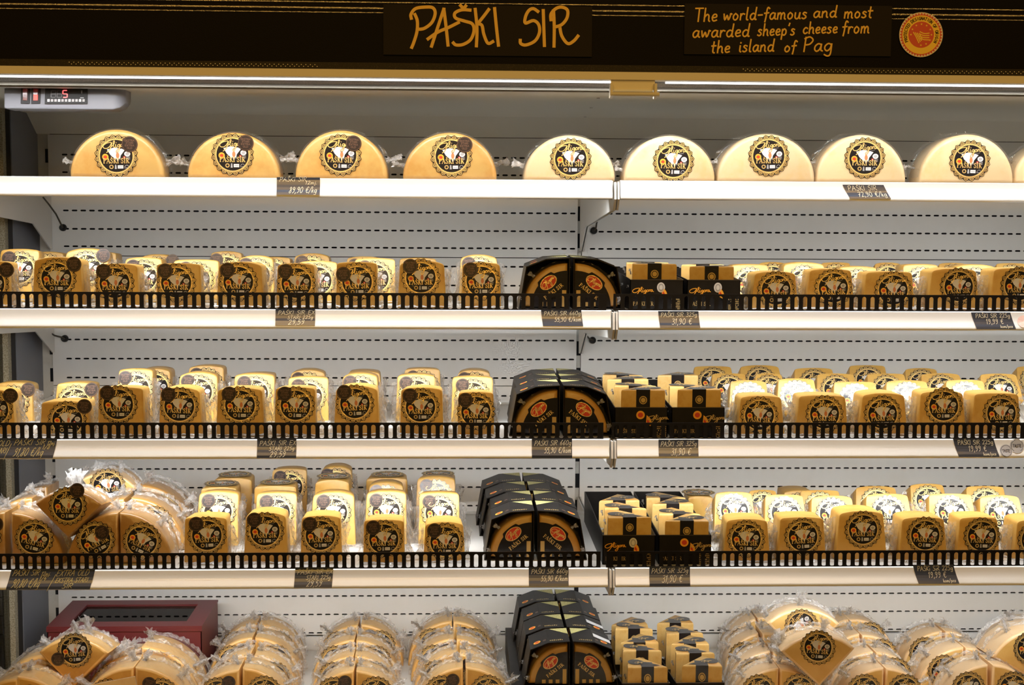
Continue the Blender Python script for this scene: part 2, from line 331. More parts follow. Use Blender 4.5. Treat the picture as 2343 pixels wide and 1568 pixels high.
# serif capitals for the printed labels: thick stems, thin arms, serifs
SERIF = {'P': (.62, [('t', '.16,0 .16,1'), ('n', '.16,1 .42,.98 .56,.76 .42,.52 .16,.5'), ('n', '.02,0 .32,0'), ('n', '.02,1 .2,1')]),
 'A': (.76, [('n', '.06,0 .38,1'), ('t', '.38,1 .66,0'), ('n', '.18,.34 .54,.34'), ('n', '-.04,0 .18,0'), ('n', '.52,0 .78,0')]),
 'S': (.56, [('m', '.48,.78 .4,.96 .22,1 .08,.82 .16,.62 .4,.44 .46,.22 .3,.02 .1,.04 .04,.26')]),
 'K': (.74, [('t', '.16,0 .16,1'), ('n', '.64,1 .2,.46'), ('t', '.28,.56 .64,0'), ('n', '.02,0 .3,0'), ('n', '.02,1 .3,1'), ('n', '.5,1 .74,1'), ('n', '.5,0 .76,0')]),
 'I': (.36, [('t', '.16,0 .16,1'), ('n', '.02,0 .3,0'), ('n', '.02,1 .3,1')]),
 'R': (.72, [('t', '.16,0 .16,1'), ('n', '.16,1 .42,.98 .54,.76 .42,.54 .16,.5'), ('t', '.3,.5 .64,0'), ('n', '.02,0 .3,0'), ('n', '.02,1 .2,1'), ('n', '.56,0 .74,0')])}
SERIF['Š'] = (.56, SERIF['S'][1]+[('n', '.12,1.32 .26,1.14'), ('n', '.26,1.14 .42,1.34')])
SERIF[' '] = (.3, [])
def serif(mb, text, x0, x1, z, h, y, k, T=None):
    adv = sum(SERIF[c][0]+.08 for c in text); s = (x1-x0)/adv; c0 = 0
    for ch in text:
        w, ss = SERIF[ch]
        for kind, st in ss:
            p = smooth_pts(G(st)[0], 2)
            mb.ribbon([(x0+(c0+a)*s, z+b*h) for a, b in p], {'t': .17, 'm': .13, 'n': .075}[kind]*h, y, k, T)
        c0 += w+.08
SCRIPT = [('.30,.92 .10,.86 -.06,.62 -.04,.36 .10,.30 .24,.52 .34,.90 .30,.52 .20,.12 .06,-.16'), ('.24,.34 .40,.62 .47,1.0 .41,.98 .40,.42 .46,.32'), ('.50,.64 .49,.38 .54,.32'), ('.53,.82 .535,.84'),
          ('.66,.62 .58,.54 .58,.38 .65,.40 .68,.62 .64,.05 .55,-.22 .49,-.06 .70,.34'), ('.77,.62 .71,.50 .74,.34 .81,.42 .79,.60 .77,.62'), ('.85,.62 .85,.34 .86,.52 .91,.64'),
          ('1.02,.60 .95,.58 .93,.40 .98,.34 1.03,.58 1.025,.40 1.09,.32')]
def script(mb, cx, cz, w, h, lw, y, k, T=None, rot=0.08):
    c, q = math.cos(rot), math.sin(rot)
    for st in SCRIPT:
        p = smooth_pts(G(st)[0], 3)
        mb.ribbon([(cx+((a-.5)*w)*c-((b-.45)*h)*q, cz+((a-.5)*w)*q+((b-.45)*h)*c) for a, b in p], lw, y, k, T)

# ------------------------------------------------------------------ printed label, shared by all round-labelled cheese
def label_mesh(R):
    mb = MB(); S = Matrix.Scale(R, 4); e = .0045
    N = 20; out = []
    for i in range(N):
        for t, r in ((0, .915), (.25, .955), (.5, 1.0), (.75, .955)):
            a = 2*PI*(i+t)/N; out.append((r*math.cos(a), r*math.sin(a)))
    mb.flat(out, 0, 'black', S)
    for i in range(N):
        a0 = 2*PI*(i+.5)/N
        def pol(r, da): return (r*math.cos(a0+da), r*math.sin(a0+da))
        hw = PI/N
        mb.ribbon([pol(.80, -hw*.9), pol(.86, -hw*.72), pol(.915, -hw*.38), pol(.955, 0), pol(.915, hw*.38), pol(.86, hw*.72), pol(.80, hw*.9)], .026, -e, 'gold', S)
        mb.ribbon([pol(.79, -hw*.5), pol(.85, -hw*.3), pol(.885, 0), pol(.85, hw*.3), pol(.79, hw*.5)], .03, -e, 'gold', S)
        mb.flat([pol(.79, -hw*.2), pol(.835, 0), pol(.79, hw*.2)], -e, 'gold', S)
    ring = [(.765*math.cos(2*PI*i/40), .765*math.sin(2*PI*i/40)) for i in range(40)]
    mb.ribbon(ring, .05, -e, 'gold', S, closed=True)
    y = -e
    mb.flat([(-.42, .30), (-.12, .38), (.12, .36), (.40, .28), (.20, .02), (.14, -.30), (.0, -.36), (-.08, -.12), (-.26, .04)], y, 'white', S)
    mb.flat([(-.02, -.12), (.14, -.12), (.20, -.40), (-.10, -.40)], y-.002, 'black', S)
    mb.flat([(.0, -.10), (.12, -.10), (.06, -.34)], y-.003, 'white', S)
    mb.disc(.06, .02, .075, .135, y-.004, 'skin', 14, S)
    mb.disc(-.50, -.04, .145, .145, y, 'orange', 16, S); mb.disc(-.50, -.04, .085, .075, y-.002, 'red', 12, S)
    mb.disc(.50, .09, .14, .12, y, 'white', 16, S); mb.disc(.50, .09, .085, .07, y-.002, 'grey', 12, S)
    mb.flat([(.31, -.12), (.41, -.12), (.41, -.02), (.31, -.02)], y, 'red', S); mb.flat([(.34, -.09), (.38, -.09), (.38, -.05), (.34, -.05)], y-.002, 'white', S)
    for q in range(3): mb.flat([(.44, -.06-q*.05), (.62, -.06-q*.05), (.62, -.04-q*.05), (.44, -.04-q*.05)], y, 'grey', S)
    mb.disc(-.24, -.50, .10, .10, y, 'goldprint', 14, S); mb.disc(-.24, -.50, .055, .055, y-.002, 'black', 10, S)
    mb.flat([(-.09, -.60), (.0, -.60), (-.015, -.42), (-.045, -.38), (-.075, -.42)], y, 'grey', S)
    mb.flat([(.05, -.58), (.30, -.58), (.30, -.43), (.05, -.43)], y, 'white', S); mb.flat([(.08, -.53), (.27, -.53), (.27, -.49), (.08, -.49)], y-.002, 'grey', S)
    mb.ribbon([(.36, -.52), (.41, -.44), (.48, -.42), (.54, -.48)], .02, y, 'grey', S); mb.flat([(.35, -.57), (.56, -.55), (.56, -.53), (.35, -.55)], y, 'grey', S)
    serif(mb, 'PAŠKI SIR', -.60, .60, -.33, .22, -e*2.4, 'gold', S)
    script(mb, .0, .45, 1.02, .42, .036, -e*2.4, 'gold', S)
    for q in range(6): mb.flat([(.12+q*.06, .30+q*.012), (.16+q*.06, .31+q*.012), (.155+q*.06, .33+q*.012), (.115+q*.06, .32+q*.012)], -e*2.4, 'grey', S)
    return mb.mesh('label')
def sticker_mesh(R):
    mb = MB(); S = Matrix.Scale(R, 4)
    mb.disc(0, 0, 1, 1, 0, 'brown', 24, S)
    mb.ribbon([(.9*math.cos(2*PI*i/28), .9*math.sin(2*PI*i/28)) for i in range(28)], .05, -.01, 'dim', S, closed=True)
    for t, z, hw in (('EKSTRA', .36, .60), ('STARI', .06, .46), ('EXTRA', -.26, .56), ('OLD', -.58, .32)):
        write(mb, t, -hw, z, .21, .05, -.012, 'dim', S, fit=hw, sm=2)
    return mb.mesh('age_sticker')
LR = 0.0285
LABEL = label_mesh(LR); STICK = sticker_mesh(0.0107)

# ------------------------------------------------------------------ solids
def inset(pts, d):
    n = len(pts); out = []
    for i in range(n):
        a, b, c = pts[i-1], pts[i], pts[(i+1) % n]
        n1 = Vector((-(b[1]-a[1]), b[0]-a[0])).normalized(); n2 = Vector((-(c[1]-b[1]), c[0]-b[0])).normalized()
        m = n1+n2; m = m/max(m.length_squared/2, .6); out.append((b[0]+m.x*d, b[1]+m.y*d))
    return out
def fillet(pts, r, seg=3):                     # CCW convex polygon with rounded corners
    out = []; n = len(pts)
    for i in range(n):
        a, b, c = Vector(pts[i-1]), Vector(pts[i]), Vector(pts[(i+1) % n])
        rr = r[i] if isinstance(r, (list, tuple)) else r
        p, q = b+(a-b).normalized()*rr, b+(c-b).normalized()*rr
        for j in range(seg+1):
            t = j/seg; out.append(tuple(p*(1-t)**2+b*2*t*(1-t)+q*t*t))
    return out
def prism(outline, d, bev, face, rim, back=1.0, wob=0.0):  # outline CCW in x-z; front at y = 0
    rings = [(inset(outline, bev), 0), (inset(outline, bev*.3), bev*.3), (outline, bev), (outline, d-bev), (inset(outline, bev*.3), d-bev*.3), (inset(outline, bev), d)]
    n = len(outline); cx = sum(p[0] for p in outline)/n; cz = sum(p[1] for p in outline)/n
    vs = []
    for pts, y in rings:
        s = 1+(back-1)*y/d
        vs += [(cx+(x-cx)*s+wob*math.sin(z*180+y*60), y, z*(1+(s-1)*.4)) for x, z in pts]
    mb = MB()
    mb.add(vs, [(r*n+i, (r+1)*n+i, (r+1)*n+(i+1) % n, r*n+(i+1) % n) for r in range(5) for i in range(n)], rim)
    mb.f.append(list(range(n))); mb.m.append(mb.mi(face))
    mb.f.append([5*n+i for i in range(n)][::-1]); mb.m.append(mb.mi(face))
    return mb
def fbm(x, y, z):
    return (math.sin(x*1.7+y*2.3+z*.7)+.6*math.sin(x*4.1-y*3.3+1.3+z)+.4*math.sin(x*9.3+y*7.9+2.1-z*2)+.25*math.sin(x*17.1-y*15.7+.4))/2.25
def sheet(n, m, fn, k):                        # grid surface from fn(u, v)
    mb = MB(); vs = [fn(i/n, j/m) for j in range(m+1) for i in range(n+1)]
    mb.add(vs, [(j*(n+1)+i, j*(n+1)+i+1, (j+1)*(n+1)+i+1, (j+1)*(n+1)+i) for j in range(m) for i in range(n)], k)
    return mb
def merge(a, b):
    o = len(a.v); a.v += b.v
    for f, m in zip(b.f, b.m): a.f.append([i+o for i in f]); a.m.append(a.mi(b.mats[m]))
    return a

WW, WH, WD = 0.069, 0.068, 0.052               # master wedge
def wedge_outline(w, h, arch, top):
    p = fillet([(-w/2, 0), (w/2, 0), (w/2*top, h-arch), (w*.2, h), (-w*.2, h), (-w/2*top, h-arch)], [.003, .003, .005, .009, .009, .005])
    return p
WEDGES = {}
def wedge_mesh(i, lean):
    key = (i, round(lean, 2))
    if key not in WEDGES:
        a, t, b = ((.003, .93, .93), (.002, .96, .9), (.005, .9, .95), (.003, .84, .97), (.002, .87, .96), (.004, .85, .98))[i]
        mb = prism(wedge_outline(WW, WH, a, t), WD, .0020, 'cheese', 'cheese', b); k = math.tan(key[1])
        mb.v = [(x, y+z*k*(1-.75*y/WD), z) for x, y, z in mb.v]
        WEDGES[key] = mb.mesh('cheese', 40)
    return WEDGES[key]
def flap_mesh(seed):
    rng = random.Random(seed); mb = None
    for s in (-1, 1):
        for q in range(2):
            w = (.011, .0085)[q]+rng.random()*.004; ph = rng.random()*9; h = .050+rng.random()*.010; yb = (.012, .030)[q]
            def fn(u, v, s=s, w=w, ph=ph, h=h, yb=yb):
                x = s*(WW/2*(.985-.05*v)+u*w*(.8+.3*math.sin(v*5+ph)))
                return (x, yb+.010*u+.011*u*fbm(u*5+ph, v*9, ph), .001+v*h*(1-.12*u*u)+.003*u*fbm(u*3, v*4, ph+2))
            g = sheet(8, 12, fn, 'flap'); mb = g if mb is None else merge(mb, g)
    ph = rng.random()*9
    g = sheet(12, 5, lambda u, v: ((u-.5)*WW*1.2, -.0015-.013*(1-v)+.004*fbm(u*5, v*2, ph), .0012+.006*abs(fbm(u*7, v*3, ph+1))*(1-v*.5)), 'flap')
    return merge(mb, g).mesh('film', 180)
FLAPS = [flap_mesh(i) for i in range(5)]
cnt = [0]
def wedge(label, xc, w, z, h, Y, yaw=0, lean=0, sticker=None, lab=None, group=None, flap=True, kz=0.0, roll=0):
    cnt[0] += 1; i = cnt[0]
    lean = round(lean, 2); tip = lean >= .4; dp = .75 if tip else 1.0
    if tip: up = WD*dp*math.sin(lean); h = max((h-up)/math.cos(lean), .050); z = z+up
    t = thing('cheese_wedge', label, 'cheese', (xc, Y, z), (-lean if tip else 0, roll, yaw), group)
    if tip: lean = 0
    link('cheese', wedge_mesh(i % 3+(0 if sticker else 3), math.atan(math.tan(lean)*h/WH)), t, scale=(w/WW, dp, h/WH))
    dx, dz = lab or (0, 0)
    lx, lz = dx, h-.0305+dz
    o = link('label', LABEL, t, (lx, lz*math.tan(lean)-.0008, lz), (-lean, random.uniform(-.06, .06), 0))
    if sticker:
        sx, sz = {'L': (-.0152, .0165), 'R': (.0245, .020), 'l': (-.0195, .0105)}[sticker] if isinstance(sticker, str) else sticker
        link('age_sticker', STICK, t, (lx+sx, (lz+sz)*math.tan(lean)-.0015, lz+sz), (-lean, random.uniform(-.1, .1), 0))
    if flap: link('film', FLAPS[i % 5], t, scale=(w/WW*random.choice((-1, 1)), 1, h/WH))
    return t

def arc(R, a0, a1, n, cx=0, cz=0):
    return [(cx+R*math.cos(a0+(a1-a0)*i/n), cz+R*math.sin(a0+(a1-a0)*i/n)) for i in range(n+1)]
def tail(mb, base, dirv, size, seed, k='crinkle'):      # crumpled gathered end of a film wrap
    rng = random.Random(seed); d = Vector(dirv).normalized(); u = d.cross(Vector((.2, 1, .1))).normalized(); w = d.cross(u)
    for q in range(3):
        ph = rng.random()*20; aa = rng.random()*PI
        e = u*math.cos(aa)+w*math.sin(aa); f = u*math.sin(aa)-w*math.cos(aa)
        def fn(a, b, ph=ph, e=e, f=f):
            wd = size*(.20+.55*abs(a-.35)**1.2+.12*fbm(a*6, b*3, ph))
            p = Vector(base)+d*size*a*(1.0+.15*fbm(b*6, a*2, ph))+e*(b-.5)*wd*1.6+f*size*.18*fbm(a*7+b*5, b*6, ph)
            return tuple(p)
        merge(mb, sheet(6, 6, fn, k))
def crumple(mb, path, nrm, h, seed, k='crinkle', n=30, dep=.006):   # ruffled film edge standing along a path in x-z at depth y
    rng = random.Random(seed); ph = rng.random()*30
    m = len(path)-1
    def fn(u, v):
        f = u*m; i = min(int(f), m-1); t = f-i
        p = [path[i][q]*(1-t)+path[i+1][q]*t for q in range(3)]; nn = [nrm[i][q]*(1-t)+nrm[i+1][q]*t for q in range(2)]
        hh = h*v*(.55+.6*abs(fbm(u*14, v*2, ph)))
        return (p[0]+nn[0]*hh, p[1]+dep*v*fbm(u*22, v*5, ph+3)+.004*(v-.5), p[2]+nn[1]*hh)
    merge(mb, sheet(n, 3, fn, k))

# ---- half wheel
HR, HT = 0.0672, 0.064
def half_outline(R): return [(-R*.99, 0), (R*.99, 0)] + arc(R, .05, PI-.05, 26, 0, .003)
HALF = {k: prism(half_outline(HR), HT, .006, k, k).mesh('cheese', 50) for k in ('rindo', 'rindy')}
def half_film(seed):
    mb = MB(); rng = random.Random(seed)
    a = [0.12+(PI-.24)*i/16 for i in range(17)]
    crumple(mb, [((HR+.0006)*math.cos(t), HT*.82, .003+(HR+.0006)*math.sin(t)) for t in a], [(math.cos(t), math.sin(t)) for t in a], .0075, seed, 'film', 34)
    def shell(u, v):
        t = .08+(PI-.16)*u; r = HR+.0012+.0010*abs(fbm(u*16, v*6, seed))
        return (r*math.cos(t), HT*(.05+.9*v), .003+r*math.sin(t))
    merge(mb, sheet(36, 5, shell, 'film'))
    tail(mb, (HR*.97, HT*.6, .022+rng.random()*.01), (1, -.2, .25), .022 if seed < 112 else .012, seed+1)
    tail(mb, (-HR*.97, HT*.6, .016+rng.random()*.012), (-1, -.2, .3), .019 if seed < 115 else .012, seed+2)
    return mb.mesh('film', 180)

# ---- quarter wheel (x >= 0, right angle at the origin)
def quarter_outline(R, flip):
    p = [(0, 0)] + arc(R, 0.0, PI/2, 16)
    return [(-x, z) for x, z in p][::-1] if flip else p
QR, QT = 0.085, 0.074
QUART = {}
for k in ('rindo', 'rindy', 'old'):
    for flip in (0, 1):
        QUART[k, flip] = prism(quarter_outline(QR, flip), QT, .004, *({'rindo': ('faceo', 'rindq'), 'rindy': ('facey', 'rindqy'), 'old': ('rindold', 'rindold')}[k])).mesh('cheese', 50)
def quarter_film(seed, flip):
    mb = MB(); rng = random.Random(seed); s = -1 if flip else 1
    a = [.03+(PI/2-.03)*i/12 for i in range(13)]
    for y, h in ((QT*(.45+.2*rng.random()), .0055), (QT*.98, .006)):
        crumple(mb, [(s*(QR+.0008)*math.cos(t), y+.01*math.sin(t*2+seed), (QR+.0008)*math.sin(t)) for t in a], [(s*math.cos(t), math.sin(t)) for t in a], h, seed+int(y*1000), 'crinkle', 30, .010)
    def shell(u, v):
        t = .02+(PI/2-.03)*u; r = QR+.0014+.0012*abs(fbm(u*12, v*7, seed))
        return (s*r*math.cos(t), QT*(.02+.96*v), r*math.sin(t))
    merge(mb, sheet(20, 5, shell, 'film'))
    tail(mb, (s*.006, QT*.55, QR*.985), (s*(-.1+.5*rng.random()), -.5, .8), .022, seed+5)
    tt = .5+.35*rng.random()
    tail(mb, (s*QR*math.cos(tt), QT*.4, QR*math.sin(tt)), (s*math.cos(tt), -.35, math.sin(tt)), .025, seed+6)
    return mb.mesh('film', 180)
QFILM = {(i, f): quarter_film(11+i*7, f) for i in range(4) for f in (0, 1)}
def quarter(label, x, Y, z, flip, k='rindo', roll=0, lean=0, yaw=0, scale=1.0, lab=True, sticker=None, group=None, lrot=0, lpos=None):
    cnt[0] += 1
    t = thing('quarter_cheese', label, 'cheese', (x, Y, z), (-lean, roll, yaw), group)
    s = -1 if flip else 1
    link('cheese', QUART[k, flip], t, scale=(scale,)*3)
    link('film', QFILM[cnt[0] % 4, flip], t, scale=(scale,)*3)
    if lab:
        lx, lz = lpos or (s*.038, .043)
        link('label', LABEL, t, (lx*scale, -.0008, lz*scale), (0, lrot, 0))
        if sticker:
            a = sticker; link('age_sticker', STICK, t, (lx*scale+a[0], -.0014, lz*scale+a[1]), (0, lrot, 0))
    return t

# ---- printed carton sleeve with a quarter of cheese in it
SD = 0.074
def sleeve_meshes(flip):
    s = -1 if flip else 1
    P = [(.0012, 0), (.0745, 0), (.064, .0605), (.036, .0715), (.0012, .0735)]; I = inset(P, .0014)
    mb = MB(); n = len(P)
    vs = [(s*x, 0, z) for x, z in P]+[(s*x, SD, z) for x, z in P]+[(s*x, 0, z) for x, z in I]+[(s*x, SD-.0015, z) for x, z in I]
    fs = []
    for i in range(n):
        j = (i+1) % n
        fs += [(i, j, n+j, n+i), (2*n+j, 2*n+i, 3*n+i, 3*n+j), (i, 2*n+i, 2*n+j, j)]
    fs += [[n+i for i in range(n)], [3*n+i for i in range(n)]]
    mb.add(vs, fs, 'board')
    # print on the two sloping top faces: orange seal, script and the gold end near the ridge
    a, b = P[2], P[3]
    def top(p, q, lift):
        def f(u, v): 
            nx, nz = -(q[1]-p[1]), q[0]-p[0]; l = math.hypot(nx, nz); nx, nz = -nx/l, -nz/l
            if nz < 0: nx, nz = -nx, -nz
            return (s*(p[0]+(q[0]-p[0])*u+nx*lift), v*SD, p[1]+(q[1]-p[1])*u+nz*lift)
        return f
    T1 = top(a, b, .0004)
    cu, cv = .42, .28
    for kk, r, ln in (('orange', .0062, .0004), ('red', .0036, .0007)):
        T = top(a, b, ln); mb.add([T(cu+r/.031*math.cos(2*PI*i/14), cv+r/SD*math.sin(2*PI*i/14)) for i in range(14)], [list(range(14))], kk)
    T2 = top(P[3], P[4], .0004)
    mb.add([T2(.99, .55), T2(.99, .98), T2(.15, .98)], [(0, 1, 2)], 'olive')
    for q in range(5):
        mb.add([T1(.75+.03*q, .2), T1(.80+.03*q, .2), T1(.80+.03*q, .2+.07+.05*(q % 2)), T1(.75+.03*q, .27)], [(0, 1, 2, 3)], 'dim')
    for q in range(7):
        mb.add([T2(.1+.09*q, .12), T2(.15+.09*q, .12), T2(.16+.09*q, .17+.04*(q % 3)/2), T2(.1+.09*q, .16)], [(0, 1, 2, 3)], 'goldprint')
    sl = mb.mesh('sleeve')
    q = prism([(s*x, z) for x, z in ([(.004, .003)]+arc(.0625, .0, PI/2, 14, .004, .003))][::(1 if s > 0 else -1)], SD-.012, .004, 'rindo', 'rindo').mesh('cheese', 50)
    lb = MB()
    pts = [(.0, .0), (.052, 0)]+[(p[0], p[1]) for p in arc(.052, .05, .62, 5)]+[(p[0], p[1]) for p in arc(.0555, .68, 1.12, 6)]+[(p[0], p[1]) for p in arc(.052, 1.18, PI/2, 4)]
    lb.flat([(s*x, z) for x, z in pts], 0, 'black')
    an = .90; cx, cz = .0445*math.cos(an), .0445*math.sin(an); rot = (an-PI/2)*s
    lb.disc(s*cx, cz, .0135, .0088, -.0003, 'gold', 24, rot=rot); lb.disc(s*cx, cz, .0122, .0076, -.0006, 'red', 24, rot=rot)
    script(lb, s*cx, cz, .019, .010, .0009, -.0009, 'gold', rot=rot+.15)
    cc, qq = math.cos(rot), math.sin(rot)
    Tt = Matrix(((cc, 0, -qq, s*.0295*math.cos(.84)), (0, 1, 0, 0), (qq, 0, cc, .0295*math.sin(.84)), (0, 0, 0, 1)))
    serif(lb, 'PAŠKI SIR', -.0165, .0165, -.002, .0052, -.0005, 'gold', Tt)
    lb.flat([(s*.002, .0), (s*.008, .0), (s*.008, .024), (s*.002, .024)], -.0004, 'goldprint')
    for q2 in range(3): lb.flat([(s*(.013+q2*.011), .001), (s*(.019+q2*.011), .001), (s*(.019+q2*.011), .007), (s*(.013+q2*.011), .007)], -.0004, 'goldprint')
    lm = lb.mesh('label')
    fb = MB(); aa = [.05+(PI/2-.1)*i/10 for i in range(11)]
    crumple(fb, [(s*(.004+.063*math.cos(t)), .010, .003+.063*math.sin(t)) for t in aa], [(s*math.cos(t), math.sin(t)) for t in aa], .005, 5+flip, 'film', 26, .004)
    tail(fb, (s*.052, .008, .046), (s*.7, -.4, .5), .010, 31+flip); tail(fb, (s*.0665, .006, .008), (s*.2, -.6, .8), .012, 37+flip)
    return sl, q, lm, fb.mesh('film', 180)
SLEEVE = {f: sleeve_meshes(f) for f in (0, 1)}
def sleeve(label, x, Y, z, flip, yaw=0, lean=0, group=None, roll=0):
    t = thing('sleeve_box', label, 'cheese box', (x, Y, z), (-lean, roll, yaw), group)
    a, b, c, d = SLEEVE[flip]
    link('sleeve', a, t)
    o = link('cheese', b, t, (0, .006, 0)); link('label', c, o, (.004*(-1 if flip else 1), -.0007, .003)); link('film', d, t)
    return t

# ---- carton tray and the banded wedges that stand in it
def tray_mesh(dep, seal, side, hb=.050):
    mb = MB(); w, hf, th = .0385, .043, .0012
    mb.box((-w, 0, 0), (w, dep, th), 'board'); mb.box((-w, 0, 0), (w, th, hf), 'board'); mb.box((-w, dep-th, 0), (w, dep, hb), 'board')
    for s in (-1, 1):
        x0, x1 = sorted((s*w, s*(w-th)))
        pr = [(0, 0), (dep, 0), (dep, hb), (dep*.55, hf+(hb-hf)*.75), (.03, hf+(hb-hf)*.2), (0, hf)]
        mb.extrude_x(pr, x0, x1, 'board')
    mb.box((-w, -.0002, hf-.0006), (w, th, hf+.0002), 'cartonin')
    e = -.0004
    if seal == 'white':
        mb.disc(.006, hf-.011, .0058, .0072, e, 'white', 20); mb.disc(.006, hf-.011, .0040, .0054, e*1.6, 'grey', 16); mb.disc(.006, hf-.011, .0024, .0036, e*2.2, 'white', 12)
    else:
        mb.disc(-.001, hf-.011, .0062, .0062, e, 'orange', 20); mb.disc(-.001, hf-.011, .0038, .0036, e*1.6, 'red', 14)
    sx = -.020 if side < 0 else .024
    script(mb, sx, .0265, .026, .010, .0010, e*1.5, 'orange' if side < 0 else 'goldprint', rot=.05)
    mx = .008 if side < 0 else .008
    mb.flat([(mx, .032)]+[(mx+.011*math.cos(t)-.004, .021+.011*math.sin(t)) for t in (1.1, .8, .5, .2, -.2, -.5)]+[(mx-.001, .020)], e, 'orange')
    mb.flat([(mx+.001, .027)]+[(mx+.006*math.cos(t)-.002, .021+.006*math.sin(t)) for t in (1.0, .6, .2, -.3)]+[(mx, .022)], e*1.6, 'red')
    serif(mb, 'PAŠKI SIR', -.034, -.004, .006, .0052, e*1.5, 'goldprint')
    rng = random.Random(side+5)
    for i in range(9):
        for j in range(6):
            if rng.random() < .8: mb.disc(.022+.0017*i, .0015+.0027*j, .0007, .0011, e*1.5, 'goldprint', 6, rot=rng.random()*3)
    return mb.mesh('tray')
def band_wedge(flip):
    s = -1 if flip else 1; R, h, an = .067, .050, .95
    pl = [(0, 0)]+[(-R*math.cos(t), R*math.sin(t)*.95) for t in [an*i/8 for i in range(9)]]   # plan: apex right front, rind left
    cx = R/2
    pl = [(s*(x+cx), y) for x, y in pl]
    if s < 0: pl = pl[::-1]
    pl = pl[::-1]
    n = len(pl); mb = MB()
    cxm = sum(p[0] for p in pl)/n; cym = sum(p[1] for p in pl)/n
    def ring(z, sc): return [(cxm+(x-cxm)*sc, cym+(y-cym)*sc, z) for x, y in pl]
    vs = ring(0, .97)+ring(.003, 1)+ring(h-.003, 1)+ring(h-.0008, .985)+ring(h, .955)
    fs = [(r*n+i, r*n+(i+1) % n, (r+1)*n+(i+1) % n, (r+1)*n+i) for r in range(4) for i in range(n)]
    mb.v = [tuple(v) for v in vs]
    for idx, f in enumerate(fs):
        i = idx % n; a, b = pl[i], pl[(i+1) % n]
        apex = math.hypot(a[0]-s*cx, a[1]) < 1e-6 or math.hypot(b[0]-s*cx, b[1]) < 1e-6
        mb.f.append(list(f)); mb.m.append(mb.mi('cut' if apex else 'rindo'))
    mb.f.append([4*n+i for i in range(n)]); mb.m.append(mb.mi('rindo')); mb.f.append(list(range(n))[::-1]); mb.m.append(mb.mi('rindo'))
    body = mb.mesh('cheese', 50)
    lb = MB(); e = .0006
    lb.flat([(-.0105, .0), (.0105, .0), (.0105, h+e), (-.0105, h+e)], -e, 'black')
    lb.add([(-.0105, -e, h+e), (.0105, -e, h+e), (.0105, .022, h+e), (-.0105, .026, h+e)], [(0, 1, 2, 3)], 'black')
    top = [(s*(-.017+.013*math.cos(t)), .024+.013*math.sin(t)) for t in [PI*.35+PI*1.3*i/14 for i in range(15)]]+[(s*.012, .004), (s*.022, .006), (s*.004, .020)]
    if s < 0: top = top[::-1]
    lb.add([(x, y, h+e*1.2) for x, y in top], [list(range(len(top)))], 'black')
    # script on the top label, lying flat
    for st in SCRIPT:
        p = smooth_pts(G(st)[0], 2); nb = MB(); nb.ribbon([((a-.5)*.018, (b-.45)*.009) for a, b in p], .0008, 0, 'goldprint')
        merge(lb, nb); k0 = len(lb.v)-len(nb.v)
        for q in range(k0, len(lb.v)):
            x, _, z = lb.v[q]; lb.v[q] = (s*(-.010)+x*.85-z*.3, .020+z+x*.3, h+e*2)
    lb.disc(0, .0355, .0060, .0060, -e*1.6, 'goldprint', 18); lb.disc(0, .0355, .0046, .0046, -e*2, 'black', 16); lb.disc(0, .0355, .0036, .0036, -e*2.4, 'goldprint', 14)
    lm = lb.mesh('band')
    fb = MB()
    tail(fb, (-s*.032, .018, .016), (-s*.4, -.8, .1), .009, 51+flip); tail(fb, (-s*.030, .03, .034), (-s*.3, -.2, .8), .008, 57+flip)
    return body, lm, fb.mesh('film', 180)
BW = {f: band_wedge(f) for f in (0, 1)}
def banded(label, x, Y, z, flip, yaw=0, lean=0, h=1.0, group=None):
    t = thing('banded_wedge', label, 'cheese', (x, Y, z), (-lean, 0, yaw), group)
    b, l, f = BW[flip]
    link('cheese', b, t, scale=(.95, 1, h)); link('band', l, t, scale=(.95, 1, h)); link('film', f, t)
    return t
# ================================================================== the setting
BAY = 0.9375
ROWS = [.7957, .765, .7315, .6979, .6656, .6348, .6019, .568, .535, .502, .4692, .435, .401, .3685, .335, .302, .269, .2356, .2014, .1673,
        .134, .1, .067, .034, .0007, -.0334, -.0677]
SEAMS = [.8305, .6173, .386, .1552, -.0725]
def perforated(x0, x1, z0, z1, sx0, n):
    """sheet with real slots: n slots a row from sx0 to the right"""
    mb = MB(); sw, sh, pit = .0103, .0030, .0152
    rows = sorted(r for r in ROWS if z0 < r < z1)
    xs = [x0]
    for i in range(n): xs += [sx0+i*pit, sx0+i*pit+sw]
    xs.append(x1); z = z0
    for r in rows+[None]:
        zt = z1 if r is None else r-sh/2
        mb.add([(x0, 0, z), (x1, 0, z), (x1, 0, zt), (x0, 0, zt)], [(0, 1, 2, 3)], 'wall')
        if r is None: break
        zb = r+sh/2
        for i in range(0, len(xs), 2): mb.add([(xs[i], 0, zt), (xs[i+1], 0, zt), (xs[i+1], 0, zb), (xs[i], 0, zb)], [(0, 1, 2, 3)], 'wall')
        c = .0014
        for i in range(n):                      # rounded slot ends and the depth of the sheet
            a, b = xs[1+2*i], xs[2+2*i]
            for e, q in ((a, 1), (b, -1)):
                mb.add([(e, 0, zt), (e+q*c, 0, zt), (e, 0, zt+c)], [(0, 1, 2)], 'wall'); mb.add([(e, 0, zb), (e+q*c, 0, zb), (e, 0, zb-c)], [(0, 1, 2)], 'wall')
            mb.add([(a, 0, zt), (b, 0, zt), (b, .004, zt), (a, .004, zt)], [(0, 1, 2, 3)], 'wall')
        z = zb
    mb.add([(x0, 0, z1), (x1, 0, z1), (x1, .006, z1), (x0, .006, z1)], [(0, 1, 2, 3)], 'wall')
    return mb.mesh('panel')
